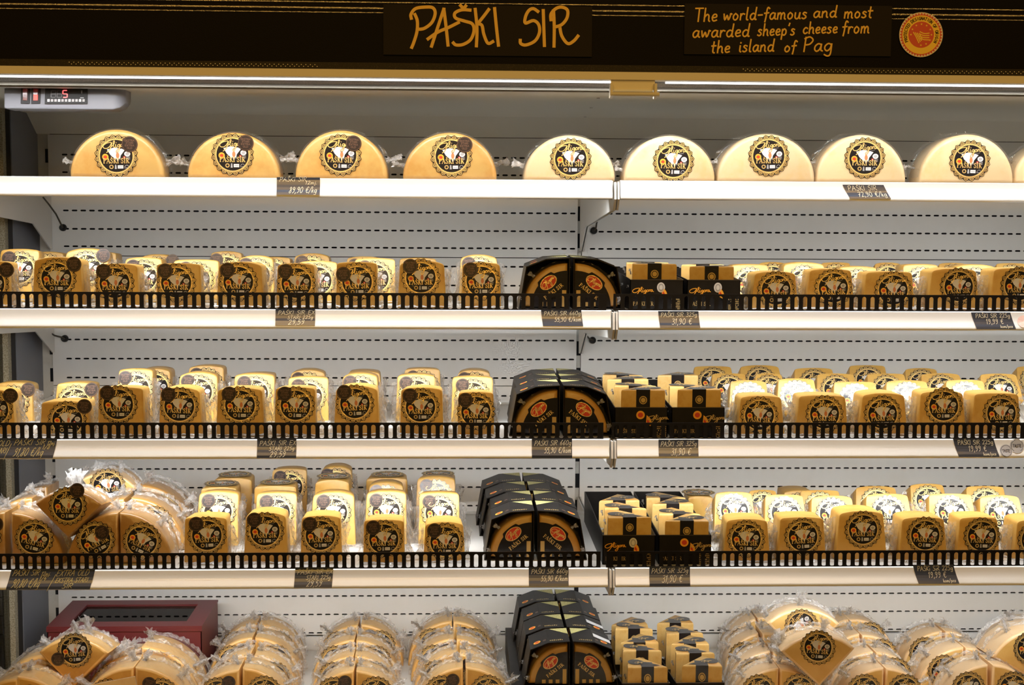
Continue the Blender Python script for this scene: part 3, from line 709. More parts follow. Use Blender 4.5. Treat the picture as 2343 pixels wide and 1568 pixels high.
wall = MB(); wall.box((-1.02, .018, -.16), (.95, .030, .90), 'void'); wb = struct('wall_back', wall.mesh('wall_back'))
for i in range(4):
    z1, z0 = SEAMS[i], SEAMS[i+1]+.0014
    link('panel', perforated(-BAY-.0005, -.0035, z0, z1, -.9145, 60), wb)
    link('panel', perforated(.0045, BAY, z0, z1, .0185, 60), wb)
mb = MB(); mb.box((-BAY, -.001, -.145), (-.0035, .01, -.0745), 'wall'); link('kick_panel', mb.mesh('kick_panel'), wb)
mb = MB(); mb.box((.0045, -.001, -.145), (BAY, .01, -.0745), 'wall'); link('kick_panel', mb.mesh('kick_panel'), wb)
for x0, x1, sx in ((-.9575, -.9385, -.9440), (-.0030, .0040, -.0028)):
    mb = MB(); mb.box((x0, .004, -.15), (x1, .014, .845), 'upright')
    for i in range(20):
        z = -.140+i*.0485
        if sx < -.5: mb.box((sx, .0030, z), (sx+.0055, .0042, z+.024), 'void')
        else: mb.box((x0, .0030, z), (x1, .0042, z+.026), 'void')
    link('upright', mb.mesh('upright'), wb)
# inclined panel and ceiling
mb = MB(); zc = .8640
mb.add([(-.957, -.056, zc), (.95, -.056, zc), (.95, .0, .8315), (-.957, .0, .8315)], [(0, 1, 2, 3)], 'ceil')
mb.box((-1.05, -.5420, zc), (.95, -.056, zc+.006), 'ceil'); ce = struct('ceiling', mb.mesh('ceiling'))
for px, py in ((1369, 224), (1353, 246), (1339, 267)):
    p = CAM+(at(px, py, -.3)-CAM)*((zc-.688)/(at(px, py, -.3).z-.688)); mb = MB()
    q = [(p.x+.0024*math.cos(2*PI*i/10), p.y+.0024*math.sin(2*PI*i/10), zc) for i in range(10)]
    mb.add(q+[(x, y, zc-.0012) for x, y, _ in q], [(i, (i+1) % 10, 10+(i+1) % 10, 10+i) for i in range(10)]+[[10+i for i in range(10)]], 'endcap')
    link('screw', mb.mesh('screw'), ce)
# left end: solid return, gasket, post and glass side
mb = MB(); mb.box((-.975, -.142, -.15), (-.957, .01, .90), 'bluegrey'); struct('wall_left', mb.mesh('wall_left'))
pr = thing('glass_side', 'glazed end side of the chilled cabinet with pale edge strip, at left edge', 'side panel', (-.975, -.16, -.15))
mb = MB(); mb.box((-.0085, 0, 0), (.0095, .016, 1.05), 'post'); link('edge_strip', mb.mesh('edge_strip'), pr)
mb = MB(); mb.box((-.004, .016, 0), (.0165, .0185, 1.05), 'gasket'); link('gasket', mb.mesh('gasket'), pr)
mb = MB(); mb.box((-.0045, -.50, .02), (.0005, 0, 1.04), 'pane'); link('pane', mb.mesh('pane'), pr)
# deck
mb = MB(); mb.box((-.957, -.60, DECK-.02), (.95, -.004, DECK), 'shelf'); dk = thing('base_deck', 'white floor of the chilled cabinet under the bottom row of cheeses', 'shelf', (0, 0, 0)); link('deck_plate', mb.mesh('deck_plate'), dk)

# ------------------------------------------------------------------ canopy with lamp, blind handle and control box
YF = -.605                                      # canopy front
zy = lambda py, Y: at(1171, py, Y).z
cn = thing('canopy', 'black canopy header over the cheese cabinet with cream lower strip', 'canopy', (0, YF, zy(160, YF)))
zB = cn.location.z; zr = lambda py, Y=YF: zy(py, Y)-zB
mb = MB(); mb.box((-1.15, 0, .004), (1.0, .02, .20), 'fascia'); link('fascia', mb.mesh('fascia'), cn)
for py, h in ((9.5, .0012), (23, .0016), (33, .0009)):
    z = zr(py); mb = MB(); mb.tube([(-1.15, -.0005, z), (1.0, -.0005, z)], h, 'ridge', 10); mb.box((-1.15, -.0015, z+.0012), (1.0, 0, z+.0042), 'fascia'); link('ridge', mb.mesh('ridge', 60), cn)
mb = MB(); mb.box((-1.15, -.002, zr(162)), (1.0, .02, zr(147)), 'trim')
for i in range(330):
    if 60 < i < 116 or 210 < i:
        for q in (0, 1): mb.disc(-1.1+i*.0060+q*.003, zr(153+q*4), .0007, .0006, -.0023, 'cream', 6)
link('dotted_trim', mb.mesh('dotted_trim'), cn)
mb = MB(); mb.extrude_x([(-.0015, zr(161)), (-.0010, zr(180)), (.003, zr(181)+.0003), (.016, zr(181)), (.016, zr(161))], -1.15, 1.0, 'cream'); link('cream_strip', mb.mesh('cream_strip'), cn)
yg = -.552-YF
mb = MB(); mb.extrude_x([(.028, zr(187.3, YF+.028)), (.030, zr(187.3, YF+.028)+.003), (yg, zr(199, -.552)+.003), (yg, zr(199, -.552))], -1.15, 1.0, 'honey'); link('air_grille', mb.mesh('air_grille'), cn)
mb = MB(); mb.box((-1.15, yg-.001, zr(205.5, -.552)), (1.0, yg+.003, zr(199, -.552)), 'handle'); link('grille_edge', mb.mesh('grille_edge'), cn)
YL = YF+.017; lt = thing('strip_lamp', 'bright white lamp strip glowing under the cream canopy strip', 'lamp', (0, YL, zy(181, YL)))
h = zy(181, YL)-zy(187, YL)
for x0, x1 in ((-1.15, .0), (.0645, 1.0)):
    mb = MB(); mb.extrude_x([(.0, .002), (.0, -h*.75), (.002, -h), (.007, -h), (.009, .002)], x0, x1, 'led'); link('diffuser', mb.mesh('diffuser'), lt)
p0, p1 = at(1394, 182, YF-.003), at(1505, 182, YF-.003)
bh = thing('blind_handle', 'cream pull handle bar of the night blind under the canopy', 'handle', ((p0.x+p1.x)/2, YF-.001, p0.z))
hw = (p1.x-p0.x)/2
mb = MB(); mb.box((-hw+.003, .004, -.0125), (hw-.003, .007, .001), 'cream'); link('plate', mb.mesh('plate'), bh)
mb = MB(); mb.box((-hw+.006, .002, -.0153), (hw-.006, .007, -.0125), 'rail'); link('rail_channel', mb.mesh('rail_channel'), bh)
for s in (-1, 1):
    mb = MB(); x = s*(hw-.003)
    mb.extrude_x([(-.006, -.0050), (.006, -.0050), (.008, -.0236), (.002, -.0254), (-.007, -.0220)], x-.0018, x+.0018, 'handle'); link('arm', mb.mesh('arm'), bh)
mb = MB(); mb.tube([(-hw+.002, -.005, -.0195), (hw+.002, -.005, -.0195)], .0031, 'handle', 12); link('grip', mb.mesh('grip', 50), bh)

Yc = -.515
a, b, c, d = at(8, 196, Yc), at(262, 200, Yc), at(268, 251, Yc-.012), at(20, 247, Yc-.012)
cb = thing('control_box', 'grey plastic control box with lit red digit display, upper left under canopy', 'control panel', (a.x, Yc, c.z))
w = b.x-a.x; hz = a.z-c.z+.004
mb = MB(); prof = fillet([(.05, 0), (.05, hz), (-.006, hz), (-.010, 0)][::-1], [.002, .001, .004, .02])
n = len(prof)
def ringx(x, sc, dz=0): return [(x, y*sc+(1-sc)*.02, z*sc+(1-sc)*hz*.6+dz) for y, z in prof]
rings = [ringx(.003, .94), ringx(.006, 1), ringx(w*.93, 1), ringx(w, .985), ringx(w+.008, .86), ringx(w+.014, .55)]
mb.add(sum(rings, []), [(r*n+i, r*n+(i+1) % n, (r+1)*n+(i+1) % n, (r+1)*n+i) for r in range(5) for i in range(n)]+[list(range(n)), [5*n+i for i in range(n)]], 'plastic')
link('housing', mb.mesh('housing', 40), cb)
yf = lambda z: -.0102+.004*(z/hz)
def cbq(mb, px0, px1, py0, py1, k, lift):
    q = [at(px, py, Yc-.009) for px, py in ((px0, py1), (px1, py1), (px1, py0), (px0, py0))]
    vs = [(p.x-a.x, yf(p.z-c.z)-lift, p.z-c.z) for p in q]; vs += [(x, y+lift+.001, z) for x, y, z in vs]
    mb.add(vs, [(0, 1, 2, 3), (0, 4, 5, 1), (1, 5, 6, 2), (2, 6, 7, 3), (3, 7, 4, 0)], k)
for x0, kk in ((48, 'reddim'), (72, 'redlit')):
    mb = MB(); cbq(mb, x0, x0+20, 199, 237, 'gasket', .0012); so = link('switch', mb.mesh('switch'), cb)
    mb = MB(); cbq(mb, x0+5, x0+15, 204, 217, 'reddim', .0030); cbq(mb, x0+5, x0+15, 217, 230, kk, .0020); link('rocker', mb.mesh('rocker'), so)
mb = MB(); cbq(mb, 103, 200, 199, 238, 'gasket', .0012)
def seg(cx, cy, on, k):
    for i, (x0, y0, x1, y1) in enumerate(((-4, -9, 4, -7), (4, -8, 6, 0), (4, 0, 6, 8), (-4, 7, 4, 9), (-6, 0, -4, 8), (-6, -8, -4, 0), (-4, -1, 4, 1))):
        if i in on: cbq(mb, cx+x0, cx+x1, cy+y0, cy+y1, k, .0016)
seg(122, 215, range(7), 'digoff'); seg(136, 215, range(7), 'digoff'); seg(149, 215, (0, 2, 3, 5, 6), 'digit')
for i in range(11): cbq(mb, 109+i*8, 114.5+i*8, 227, 233, 'grey' if i % 3 else 'white', .0016)
cbq(mb, 186, 188, 207, 214, 'grey', .0016); cbq(mb, 184, 192, 223, 225, 'grey', .0016)
link('display', mb.mesh('display'), cb)

# ------------------------------------------------------------------ signs on the canopy
YS = YF-.003
def sign(name, x0, y0, x1, y1, label, draw):
    p, q = at(x0, y0, YS), at(x1, y1, YS); cx, cz = (p.x+q.x)/2, (p.z+q.z)/2
    t = thing(name, label, 'sign', (cx, YS, cz))
    mb = MB(); mb.box((p.x-cx, 0, q.z-cz), (q.x-cx, .0018, p.z-cz), 'chalk'); link('board', mb.mesh('board'), t)
    mb = MB(); draw(mb, cx, cz); link('writing', mb.mesh('writing'), t)
def crop_ribbon(mb, cx, cz, pts, ox, oy, sc, w, k=5):
    q = []
    for px, py in smooth_pts(G(pts)[0], k):
        p = at(ox+px/sc, oy+py/sc, YS-.0004); q.append((p.x-cx, p.z-cz))
    mb.ribbon(q, w, -.0004, 'cy')
def draw1(mb, cx, cz):
    for st in ('472,125 470,95 500,58 560,48 615,52 632,90 610,150 560,190 515,197', '495,95 512,140 510,210 490,280 474,320',
               '607,312 640,210 690,60', '690,60 705,180 718,305', '582,262 650,215 720,185 790,150',
               '800,35 822,54 838,38', '868,68 810,66 764,88 770,122 830,142 880,160 892,205 870,265 820,298 772,302 752,286',
               '900,60 912,190 908,310', '992,62 960,105 916,160', '916,160 945,170 958,230 985,290 1020,278', '1030,55 1042,180 1056,306',
               '1322,78 1290,58 1260,70 1238,110 1236,155 1290,138 1325,165 1330,220 1300,275 1240,302 1205,292 1202,268', '1356,68 1360,190 1364,308',
               '1408,135 1408,95 1440,58 1480,48 1518,68 1515,120 1480,165 1432,182', '1425,70 1430,180 1428,312', '1466,172 1480,240 1520,292 1560,275 1590,240'):
        crop_ribbon(mb, cx, cz, st, 780, 0, 2.929, .0042)
sign('chalk_sign', 877, 9, 1354, 130, 'wide black sign hand-lettered PAŠKI SIR in yellow on the canopy', draw1)
def draw2(mb, cx, cz):
    rise = -.0
    for t, x0, x1, yb, ht in (('The', 133, 285, 145, 86), ('world-famous', 325, 885, 136, 80), ('and', 930, 1085, 118, 76), ('most', 1135, 1325, 122, 78),
                              ('awarded', 120, 500, 252, 84), ("sheep's", 555, 805, 240, 78), ('cheese', 860, 1090, 226, 76), ('from', 1122, 1305, 224, 82),
                              ('the', 245, 370, 355, 80), ('island', 430, 665, 348, 80), ('of', 735, 812, 348, 74), ('Pag', 862, 1055, 346, 94)):
        p, q = at(1543+x0/2.929, yb/2.929, YS), at(1543+x1/2.929, yb/2.929, YS); h = ht/2.929/ppm(YS)
        write(mb, t, p.x-cx, p.z-cz, h, .0020, -.0004, 'cy', fit=q.x-cx, slant=.10, rise=.03)
sign('chalk_sign', 1567, 8, 2038, 129, "black sign lettered The world-famous and most awarded sheep's cheese, beside round sticker", draw2)
p = at(2107.5, 79.5, YS); R = 50.5/ppm(YS); mb = MB(); S = Matrix.Scale(R, 4)
mb.disc(0, 0, 1, 1, 0, 'pale', 48, S)
N = 44
for i in range(N):
    a = 2*PI*i/N; d = PI/N
    mb.flat([(.88*math.cos(a-d), .88*math.sin(a-d)), (.985*math.cos(a), .985*math.sin(a)), (.88*math.cos(a+d), .88*math.sin(a+d))], -.005, 'stred', S)
mb.ribbon([(.86*math.cos(2*PI*i/48), .86*math.sin(2*PI*i/48)) for i in range(48)], .06, -.006, 'stred', S, closed=True)
mb.disc(0, 0, .86, .86, -.008, 'yellow', 48, S); mb.disc(0, 0, .585, .585, -.012, 'stred', 40, S)
txt = 'PROTECTED DESIGNATION OF ORIGIN'
for i, ch in enumerate(txt):
    a = math.radians(208-(i+.5)*(238/len(txt))); w, ss = FONT[ch]
    T = S @ Matrix(((math.cos(a-PI/2), 0, -math.sin(a-PI/2), .66*math.cos(a)), (0, 1, 0, 0), (math.sin(a-PI/2), 0, math.cos(a-PI/2), .66*math.sin(a)), (0, 0, 0, 1)))
    for st in ss:
        if ch != ' ': mb.ribbon([((x-w/2)*.14, z*.13) for x, z in smooth_pts(st, 2)], .026, -.014, 'trim', T)
for i in range(12):
    a = 2*PI*i/12; cx, cz = .47*math.cos(a), .47*math.sin(a)
    if i not in (7, 8): mb.flat([(cx+(.055 if j % 2 == 0 else .023)*math.sin(PI*j/5), cz+(.055 if j % 2 == 0 else .023)*math.cos(PI*j/5)) for j in range(10)], -.016, 'yellow', S)
for i in range(4):
    mb.ribbon(smooth_pts([(-.36+.09*i, .10-.015*i), (-.24+.085*i, -.08-.02*i), (-.10+.06*i, -.36+.05*i)], 4), .045, -.016, 'yellow', S)
    mb.ribbon(smooth_pts([(-.06, .12-.10*i+.01), (.14, .05-.09*i), (.36, .07-.10*i)][:3], 4), .045, -.016, 'yellow', S)
st = link('round_sticker', mb.mesh('round_sticker'), None, (p.x, YS, p.z)); tag(st, 'round red and yellow PROTECTED DESIGNATION OF ORIGIN sticker on the canopy', 'sticker')

# ------------------------------------------------------------------ shelves
RP = [(-D+.010, .0004), (-D+.003, .0006), (-D, -.0004), (-D-.0005, -.0060), (-D-.0012, -.0110), (-D-.0027, -.0160), (-D-.0050, -.0208), (-D-.0058, -.0235), (-D-.0054, -.0254), (-D-.003, -.0267), (-D+.010, -.0262)]
def rail_y(dz):                                 # front face of the price rail, dz below the shelf top
    for (y0, z0), (y1, z1) in zip(RP[1:], RP[2:]):
        if z1 <= dz <= z0: return y0+(y1-y0)*(z0-dz)/(z0-z1)
    return -D
SNAME = ['top shelf', 'second shelf', 'third shelf', 'fourth shelf']
shelf_obj = {}
for si, z in enumerate(SZ):
    for bay, (x0, x1) in enumerate(((-.932, -.0005), (.0085, BAY-.004))):
        t = thing('shelf', 'white metal %s of the %s bay with white price rail' % (SNAME[si], ('left', 'right')[bay]), 'shelf', ((x0+x1)/2, -.35, z), group=None)
        off = Vector((-(x0+x1)/2, .35, 0))
        def part(name, mb, sm=0):
            mb.v = [(x+off.x, y+off.y, zz) for x, y, zz in mb.v]; return link(name, mb.mesh(name, sm), t)
        mb = MB(); mb.box((x0, -D+.008, -.0035), (x1, -.165, 0), 'shelf'); mb.box((x0, -.167, -.018), (x1, -.165, .004), 'shelf'); mb.box((x0, -D+.008, -.019), (x1, -D+.022, -.0035), 'shelf')
        part('pan', mb)
        mb = MB(); mb.extrude_x(RP, x0, x1-.002, 'rail'); part('price_rail', mb, 40)
        mb = MB(); mb.box((x0+.01, LEDY[si]-.0085, -.0210), (x1-.01, LEDY[si]+.0085, -.0040), 'shelf'); part('lamp_holder', mb)
        BP = [(-D+.001, -.003), (-D-.004, -.0265), (-D+.0085, -.0400), (-.11, -.0670), (-.012, -.1120), (-.002, -.1120), (-.002, -.004)]
        for xb in ((x0-.004, x1+.0008) if bay == 0 else (x0-.0038, x1)):
            mb = MB(); mb.extrude_x(BP, xb, xb+.0022, 'shelf')
            pr = [(y+dy, zz) for (y, zz), dy in zip(BP[:5], (0, 0, 0, 0, 0))]
            part('bracket', mb)
        if bay == 0:
            mb = MB(); mb.extrude_x([(-D-.0020, -.002), (-D-.0046, -.014), (-D-.0066, -.0262), (-D+.0075, -.0415), (-D+.0120, -.0400), (-D+.003, -.0265), (-D+.003, -.002)], x1+.0004, x1+.0036, 'endcap'); part('end_cap', mb)
        else:
            mb = MB(); mb.extrude_x([(-D-.0020, -.002), (-D-.0046, -.014), (-D-.0066, -.0262), (-D+.0075, -.0415), (-D+.0120, -.0400), (-D+.003, -.0265), (-D+.003, -.002)], x0-.0040, x0-.0012, 'endcap'); part('end_cap', mb)
# black slotted fences
def fence_mesh(x0, x1, h, first, rough=0):
    mb = MB(); pit, sw, zb, zt = .01213, .0063, .0014, .0178
    n = int((x1-first-.006)/pit)+1
    pts = []
    def lane(a, b): mb.box((a, 0, 0), (b, .0016, h), 'fence')
    mb.box((x0, 0, zt+.0028), (x1, .0016, h), 'fence'); mb.box((x0, 0, 0), (x1, .0016, zb), 'fence')
    xs = [first+i*pit for i in range(n)]; e0 = x0
    for c in xs+[None]:
        a = x1 if c is None else c-sw/2
        mb.box((e0, 0, zb), (a, .0016, zt+.0028), 'fence')
        if c is None: break
        r = sw/2
        for s in (-1, 1):
            ar = [(c+s*r*math.cos(t), zt-.0004+r*math.sin(t)) for t in (0, .4, .8, 1.2, PI/2)]
            fan = ar+[(c, zt+.0028), (c+s*r, zt+.0028)]
            mb.flat(fan, 0, 'fence'); mb.add([(p[0], 0, p[1]) for p in ar]+[(p[0], .0016, p[1]) for p in ar], [(i, i+1, 6+i, 5+i) for i in range(4)], 'fence')
            a2 = [(c+s*r*math.cos(t), zb+.0022-r*.7*math.sin(t)) for t in (0, .5, 1.0, PI/2)]
            mb.flat(a2+[(c, zb-.0001), (c+s*r, zb-.0001)], 0, 'fence')
        e0 = c+sw/2
    return mb.mesh('shelf_fence')
for si, yL, yR, eL in ((1, 0, 0, -.0085), (2, 0, 0, -.0105), (3, 0, 0, -.0125)):
    z = SZ[si]+.0004
    for bay, (x0, x1, f) in enumerate(((-.905, eL, -.8725+.0006*si), (.0015-.006*(si == 3), .93, .0085))):
        o = link('shelf_fence', fence_mesh(x0, x1, .0236, f), None, (0, -D+.0035, z))
        tag(o, 'black slotted plastic fence along the front of the %s, %s bay' % (SNAME[si], ('left', 'right')[bay]), 'fence')
# cables and grommets
for lab, Y, gp, path in (('under the top shelf at left', -.002, (144, 521), [(140, 514, -.008), (128, 490, -.02), (112, 468, -.04), (99, 452, -.07)]),
                         ('under the top shelf beside the middle bracket', -.002, (1359, 528), [(1364, 520, -.008), (1365, 512, -.016), (1367, 503, -.03)]),
                         ('under the second shelf at left', -.002, (148, 775), [(141, 772, -.008), (125, 768, -.012), (112, 760, -.02), (101, 746, -.04)]),
                         ('under the second shelf beside the middle bracket', -.002, (1356, 779), [(1349, 776, -.008), (1344, 770, -.016), (1341, 765, -.03)])):
    g = at(gp[0], gp[1], Y); t = thing('lamp_cable', 'lamp cable with round black grommet '+lab, 'cable', g)
    mb = MB()
    vs = [(r*math.cos(2*PI*i/18), y, r*math.sin(2*PI*i/18)) for r, y in ((.0064, .002), (.0060, -.003), (.0045, -.0042), (.003, -.003), (.0001, -.003)) for i in range(18)]
    mb.add(vs, [(r*18+i, r*18+(i+1) % 18, (r+1)*18+(i+1) % 18, (r+1)*18+i) for r in range(4) for i in range(18)], 'rubber'); link('grommet', mb.mesh('grommet', 50), t)
    pts = [Vector((.001, -.003, 0))]+[at(x, y, yy)-g for x, y, yy in path]
    mb = MB(); mb.tube([tuple(p) for p in pts], .0015, 'cord'); link('cord', mb.mesh('cord', 60), t)

# price tags, bent to the rail
def price_tag(si, x0, x1, y0, y1, lines, label, skew=0.0, pen='cw'):
    p, q = at(x0, (y0+y1)/2, -D-.003), at(x1, (y0+y1)/2, -D-.003); z = SZ[si]
    zt, zb = at((x0+x1)/2, y0, -D).z-z, at((x0+x1)/2, y1, -D-.003).z-z
    cx = (p.x+q.x)/2; w = (q.x-p.x)/2; mb = MB(); n = 7
    yy = lambda dz: (rail_y(dz) if dz < 0 else -D-.0002)-.0006
    vs = []
    for i in range(n+1):
        dz = zt+(zb-zt)*i/n; o = skew*(dz-(zt+zb)/2)
        vs += [(-w+o, yy(dz), dz), (w+o, yy(dz), dz)]
    mb.add(vs, [(2*i, 2*i+2, 2*i+3, 2*i+1) for i in range(n)], 'tag')
    hh = zt-zb
    for t, u0, u1, v, ch in lines:
        ss = strokes(t, -w+2*w*u0, zt-hh*v, hh*ch, fit=-w+2*w*u1, slant=.22, rise=.02, k=3)
        for st in ss: mb.ribbon([(x+skew*(zz-(zt+zb)/2), zz) for x, zz in st], .00062, 0, pen, yf=lambda zz: yy(max(min(zz, zt), zb))-.0003)
    o = link('price_tag', mb.mesh('price_tag'), None, (cx, 0, z)); return tag(o, label, 'price tag')
L225 = [('PAŠKI SIR EX', .06, .98, .36, .24), ('STARI 225g', .30, .94, .62, .20), ('29,59', .32, .72, .94, .28)]
L660 = [('PAŠKI SIR 660g', .06, .97, .36, .25), ('55,90 €/kom', .30, .97, .74, .28)]
L325 = [('PAŠKI SIR 325g', .05, .95, .36, .25), ('31,90 €', .30, .80, .80, .34)]
L199 = [('PAŠKI SIR 225g', .08, .95, .34, .25), ('19,99 €', .30, .74, .70, .30), ('kom/pcs', .62, .93, .92, .16)]
PTG = 'small black price tag reading %s %s'
price_tag(0, 633, 732, 406, 446, [('PAŠKI SIR', .06, .68, .24, .24), ('12mj.', .66, .93, .40, .2), ('89,90 €/kg', .28, .92, .90, .34)], PTG % ('89,90', 'on the top rail, left bay'))
price_tag(0, 1936, 2030, 423, 455, [('PAŠKI SIR', .08, .78, .42, .34), ('72,90 €/kg', .24, .94, .86, .34)], PTG % ('72,90', 'on the top rail, right bay'), skew=-.5)
price_tag(1, 630, 721, 707, 745, L225, PTG % ('29,59', 'under stickered wedges on the second rail'))
price_tag(1, 1240, 1332, 709, 746, L660, PTG % ('55,90', 'under carton sleeves on the second rail'), skew=-.12)
price_tag(1, 1508, 1600, 712, 750, L325, PTG % ('31,90', 'under banded wedges on the second rail'), skew=-.10)
price_tag(1, 2228, 2318, 715, 753, L199, PTG % ('19,99', 'under plain-labelled wedges on the second rail, right end'), skew=-.3)
price_tag(2, -60, 126, 1003, 1048, [('EXTRA OLD', .02, .42, .42, .28), ('EKSTRA STARI', .0, .40, .78, .26), ('|', .41, .43, .74, .42), ('PAŠKI SIR', .48, .86, .36, .28), ('12mj.', .89, .99, .34, .2), ('1/8', .84, .93, .55, .2), ('91,80 €/kg', .50, .86, .90, .40)],
          'long black price tag with yellowed writing 91,80 at left end of the third rail', skew=.2, pen='cp')
price_tag(2, 588, 678, 1004, 1048, L225, PTG % ('29,59', 'under stickered wedges on the third rail'))
price_tag(2, 1217, 1309, 1004, 1048, L660, PTG % ('55,90', 'under carton sleeves on the third rail'))
price_tag(2, 1507, 1598, 1006, 1050, L325, PTG % ('31,90', 'under banded wedges on the third rail'))
price_tag(2, 2187, 2280, 1004, 1045, L199, PTG % ('19,99', 'under plain-labelled wedges on the third rail, right end'), skew=-.3)
price_tag(3, 20, 212, 1302, 1348, [('PAŠKI SIR', .03, .34, .34, .28), ('12mj.', .37, .48, .34, .2), ('1/4', .36, .44, .58, .22), ('|', .50, .53, .74, .42), ('90,80 €/kg', .05, .38, .90, .40), ('EXTRA OLD', .55, .93, .36, .28), ('EKSTRA STARI', .56, .94, .68, .22), ('SIR', .66, .78, .94, .22)],
          'long black price tag reading 90,80 and EXTRA OLD on the fourth rail', skew=.25, pen='cp')
price_tag(3, 674, 761, 1298, 1344, L225, PTG % ('29,59', 'under stickered wedges on the fourth rail'), skew=.06)
price_tag(3, 1210, 1301, 1298, 1341, L660, PTG % ('55,90', 'under carton sleeves on the fourth rail'))
price_tag(3, 1486, 1579, 1296, 1341, L325, PTG % ('31,90', 'under banded wedges on the fourth rail'))
price_tag(3, 2095, 2188, 1292, 1335, L199, PTG % ('19,99', 'under plain-labelled wedges on the fourth rail, right end'), skew=-.3)
for px, py, r, lab in ((2302, 1032, 15, 'small grey round seal on third rail, nearer the price tag'), (2328, 1021, 17, 'grey round seal on third rail, nearest the right edge')):
    p = at(px, py, -D-.0035); rr = r/ppm(-D); mb = MB()
    f = lambda x, zz: (x, rail_y(p.z-SZ[2]+zz)-.0007, zz)
    for R2, k, l in ((1, 'grey', 0), (.86, 'tag', .0002), (.80, 'grey', .0004)):
        q = [f(rr*R2*math.cos(2*PI*i/24), rr*R2*math.sin(2*PI*i/24)) for i in range(24)]
        mb.add([(x, y-l, zz) for x, y, zz in q]+[(0, f(0, 0)[1]-l, 0)], [(i, (i+1) % 24, 24) for i in range(24)], k)
    for st in strokes('TASTE', -rr*.6, -rr*.2, rr*.42, fit=rr*.6, k=2): mb.ribbon(st, rr*.07, 0, 'tag', yf=lambda zz: f(0, zz)[1]-.0007)
    o = link('round_seal', mb.mesh('round_seal'), None, (p.x, 0, p.z)); tag(o, lab, 'sticker')
p = at(2342, 736, -D-.0035); rr = .0085; mb = MB()
q = [(rr*math.cos(2*PI*i/20), rail_y(p.z-SZ[1]+rr*math.sin(2*PI*i/20))-.0007, rr*math.sin(2*PI*i/20)) for i in range(20)]
mb.add(q+[(0, rail_y(p.z-SZ[1])-.0007, 0)], [(i, (i+1) % 20, 20) for i in range(20)], 'pink')
tag(link('pink_sticker', mb.mesh('pink_sticker'), None, (p.x, 0, p.z)), 'pale pink round sticker cut by the right edge on second rail', 'sticker')

# ================================================================== cheeses
# ---- top shelf: half wheels
GH = 'half cheese wheels on the top shelf'
YH = -.512
for i, (x0, x1, yt, kind, lc, yaw, st) in enumerate((
        (161, 374, 297, 'rindo', (266, 357), .06, 1), (429, 639, 304, 'rindo', (532, 354), .02, 1), (675, 886, 299, 'rindo', (779, 355), -.01, 1), (922, 1137, 304, 'rindo', (1033, 358), .02, 1),
        (1199, 1408, 310, 'rindy', (1306, 364), 0, 0), (1428, 1637, 311, 'rindy', (1541, 369), 0, 0), (1642, 1865, 307, 'rindy', (1759, 357), -.02, 0), (1868, 2073, 309, 'rindy', (1979, 362), -.03, 0), (2106, 2319, 308, 'rindy', (2219, 368), -.04, 0), (2322, 2530, 322, 'rindy', (2426, 372), -.05, 0))):
    p, q = at(x0, 405, YH), at(x1, 405, YH); cx = (p.x+q.x)/2; tz = at((x0+x1)/2, yt, YH+.01).z
    lb = 'half cheese wheel, %s on top shelf, %s' % (nth(i, 10), 'dark round age sticker on its label' if st else 'paler rind, no age sticker')
    if 0 < i < 9: lb += ''
    t = thing('half_cheese_wheel', lb, 'cheese', (cx, YH, SZ[0]), (0, 0, yaw), GH)
    sx = (q.x-p.x)/2/HR; sz = (tz-SZ[0])/(HR+.003)
    link('cheese', HALF[kind], t, scale=(sx, 1, sz)); link('film', half_film(100+i*3), t, scale=(sx, 1, sz))
    c = at(lc[0], lc[1], YH-.001); lx, lz = c.x-cx, c.z-SZ[0]; ls = 1.06
    link('label', LABEL, t, (lx, -.0008, lz), (0, .02*(i % 3-1), 0), (ls,)*3)
    if st: link('age_sticker', STICK, t, (lx+.0185, -.0015, lz+.0165), (0, .03*(i % 3), 0), (1.05,)*3)
    if i == 6:
        pass

# ---- small wedges, rows front to back. (x0, x1, top y, sticker, label centre or None)
RY = {1: -.505, 2: -.385, 3: -.27, 4: -.185}
ROWN = {1: 'front row', 2: 'second row', 3: 'third row', 4: 'back row'}
def wedge_row(si, row, bay, items, Y=None, lean=.05, tilt=None):
    Y = RY[row] if Y is None else Y; n = len(items)
    for i, it in enumerate(items):
        x0, x1, yt, st = it[:4]; lc = it[4] if len(it) > 4 else None; yaw = it[5] if len(it) > 5 else random.uniform(-.04, .04)
        yy = Y+random.uniform(-.004, .004)
        p, q = at(x0, yt+60, yy), at(x1, yt+60, yy); zt = at((x0+x1)/2, yt, yy+.006).z; z = SZ[si]+.0006
        h = zt-z; lift = 0
        if h > .082: lift = h-.074; h = .074
        h = max(h, .048)
        w = max(min(q.x-p.x, .078), .052); cx = (p.x+q.x)/2
        lab = None
        if lc:
            c = at(lc[0], lc[1], yy); lab = (c.x-cx, c.z-z-(h-.0305))
        txt = '%s, %s in %s, %s, %s bay' % ('cheese wedge with age sticker' if st else 'plain-labelled cheese wedge', nth(i, n), ROWN[row], SNAME[si], ('left', 'right')[bay])
        if n == 1: txt = txt.replace('rightmost in', 'alone in').replace('leftmost in', 'alone in')
        wedge(txt, cx, w, z+max(lift, 0)*0, h+lift, yy, yaw, lean, st, lab, 'cheese wedges on the %s, %s bay' % (SNAME[si], ('left', 'right')[bay]))
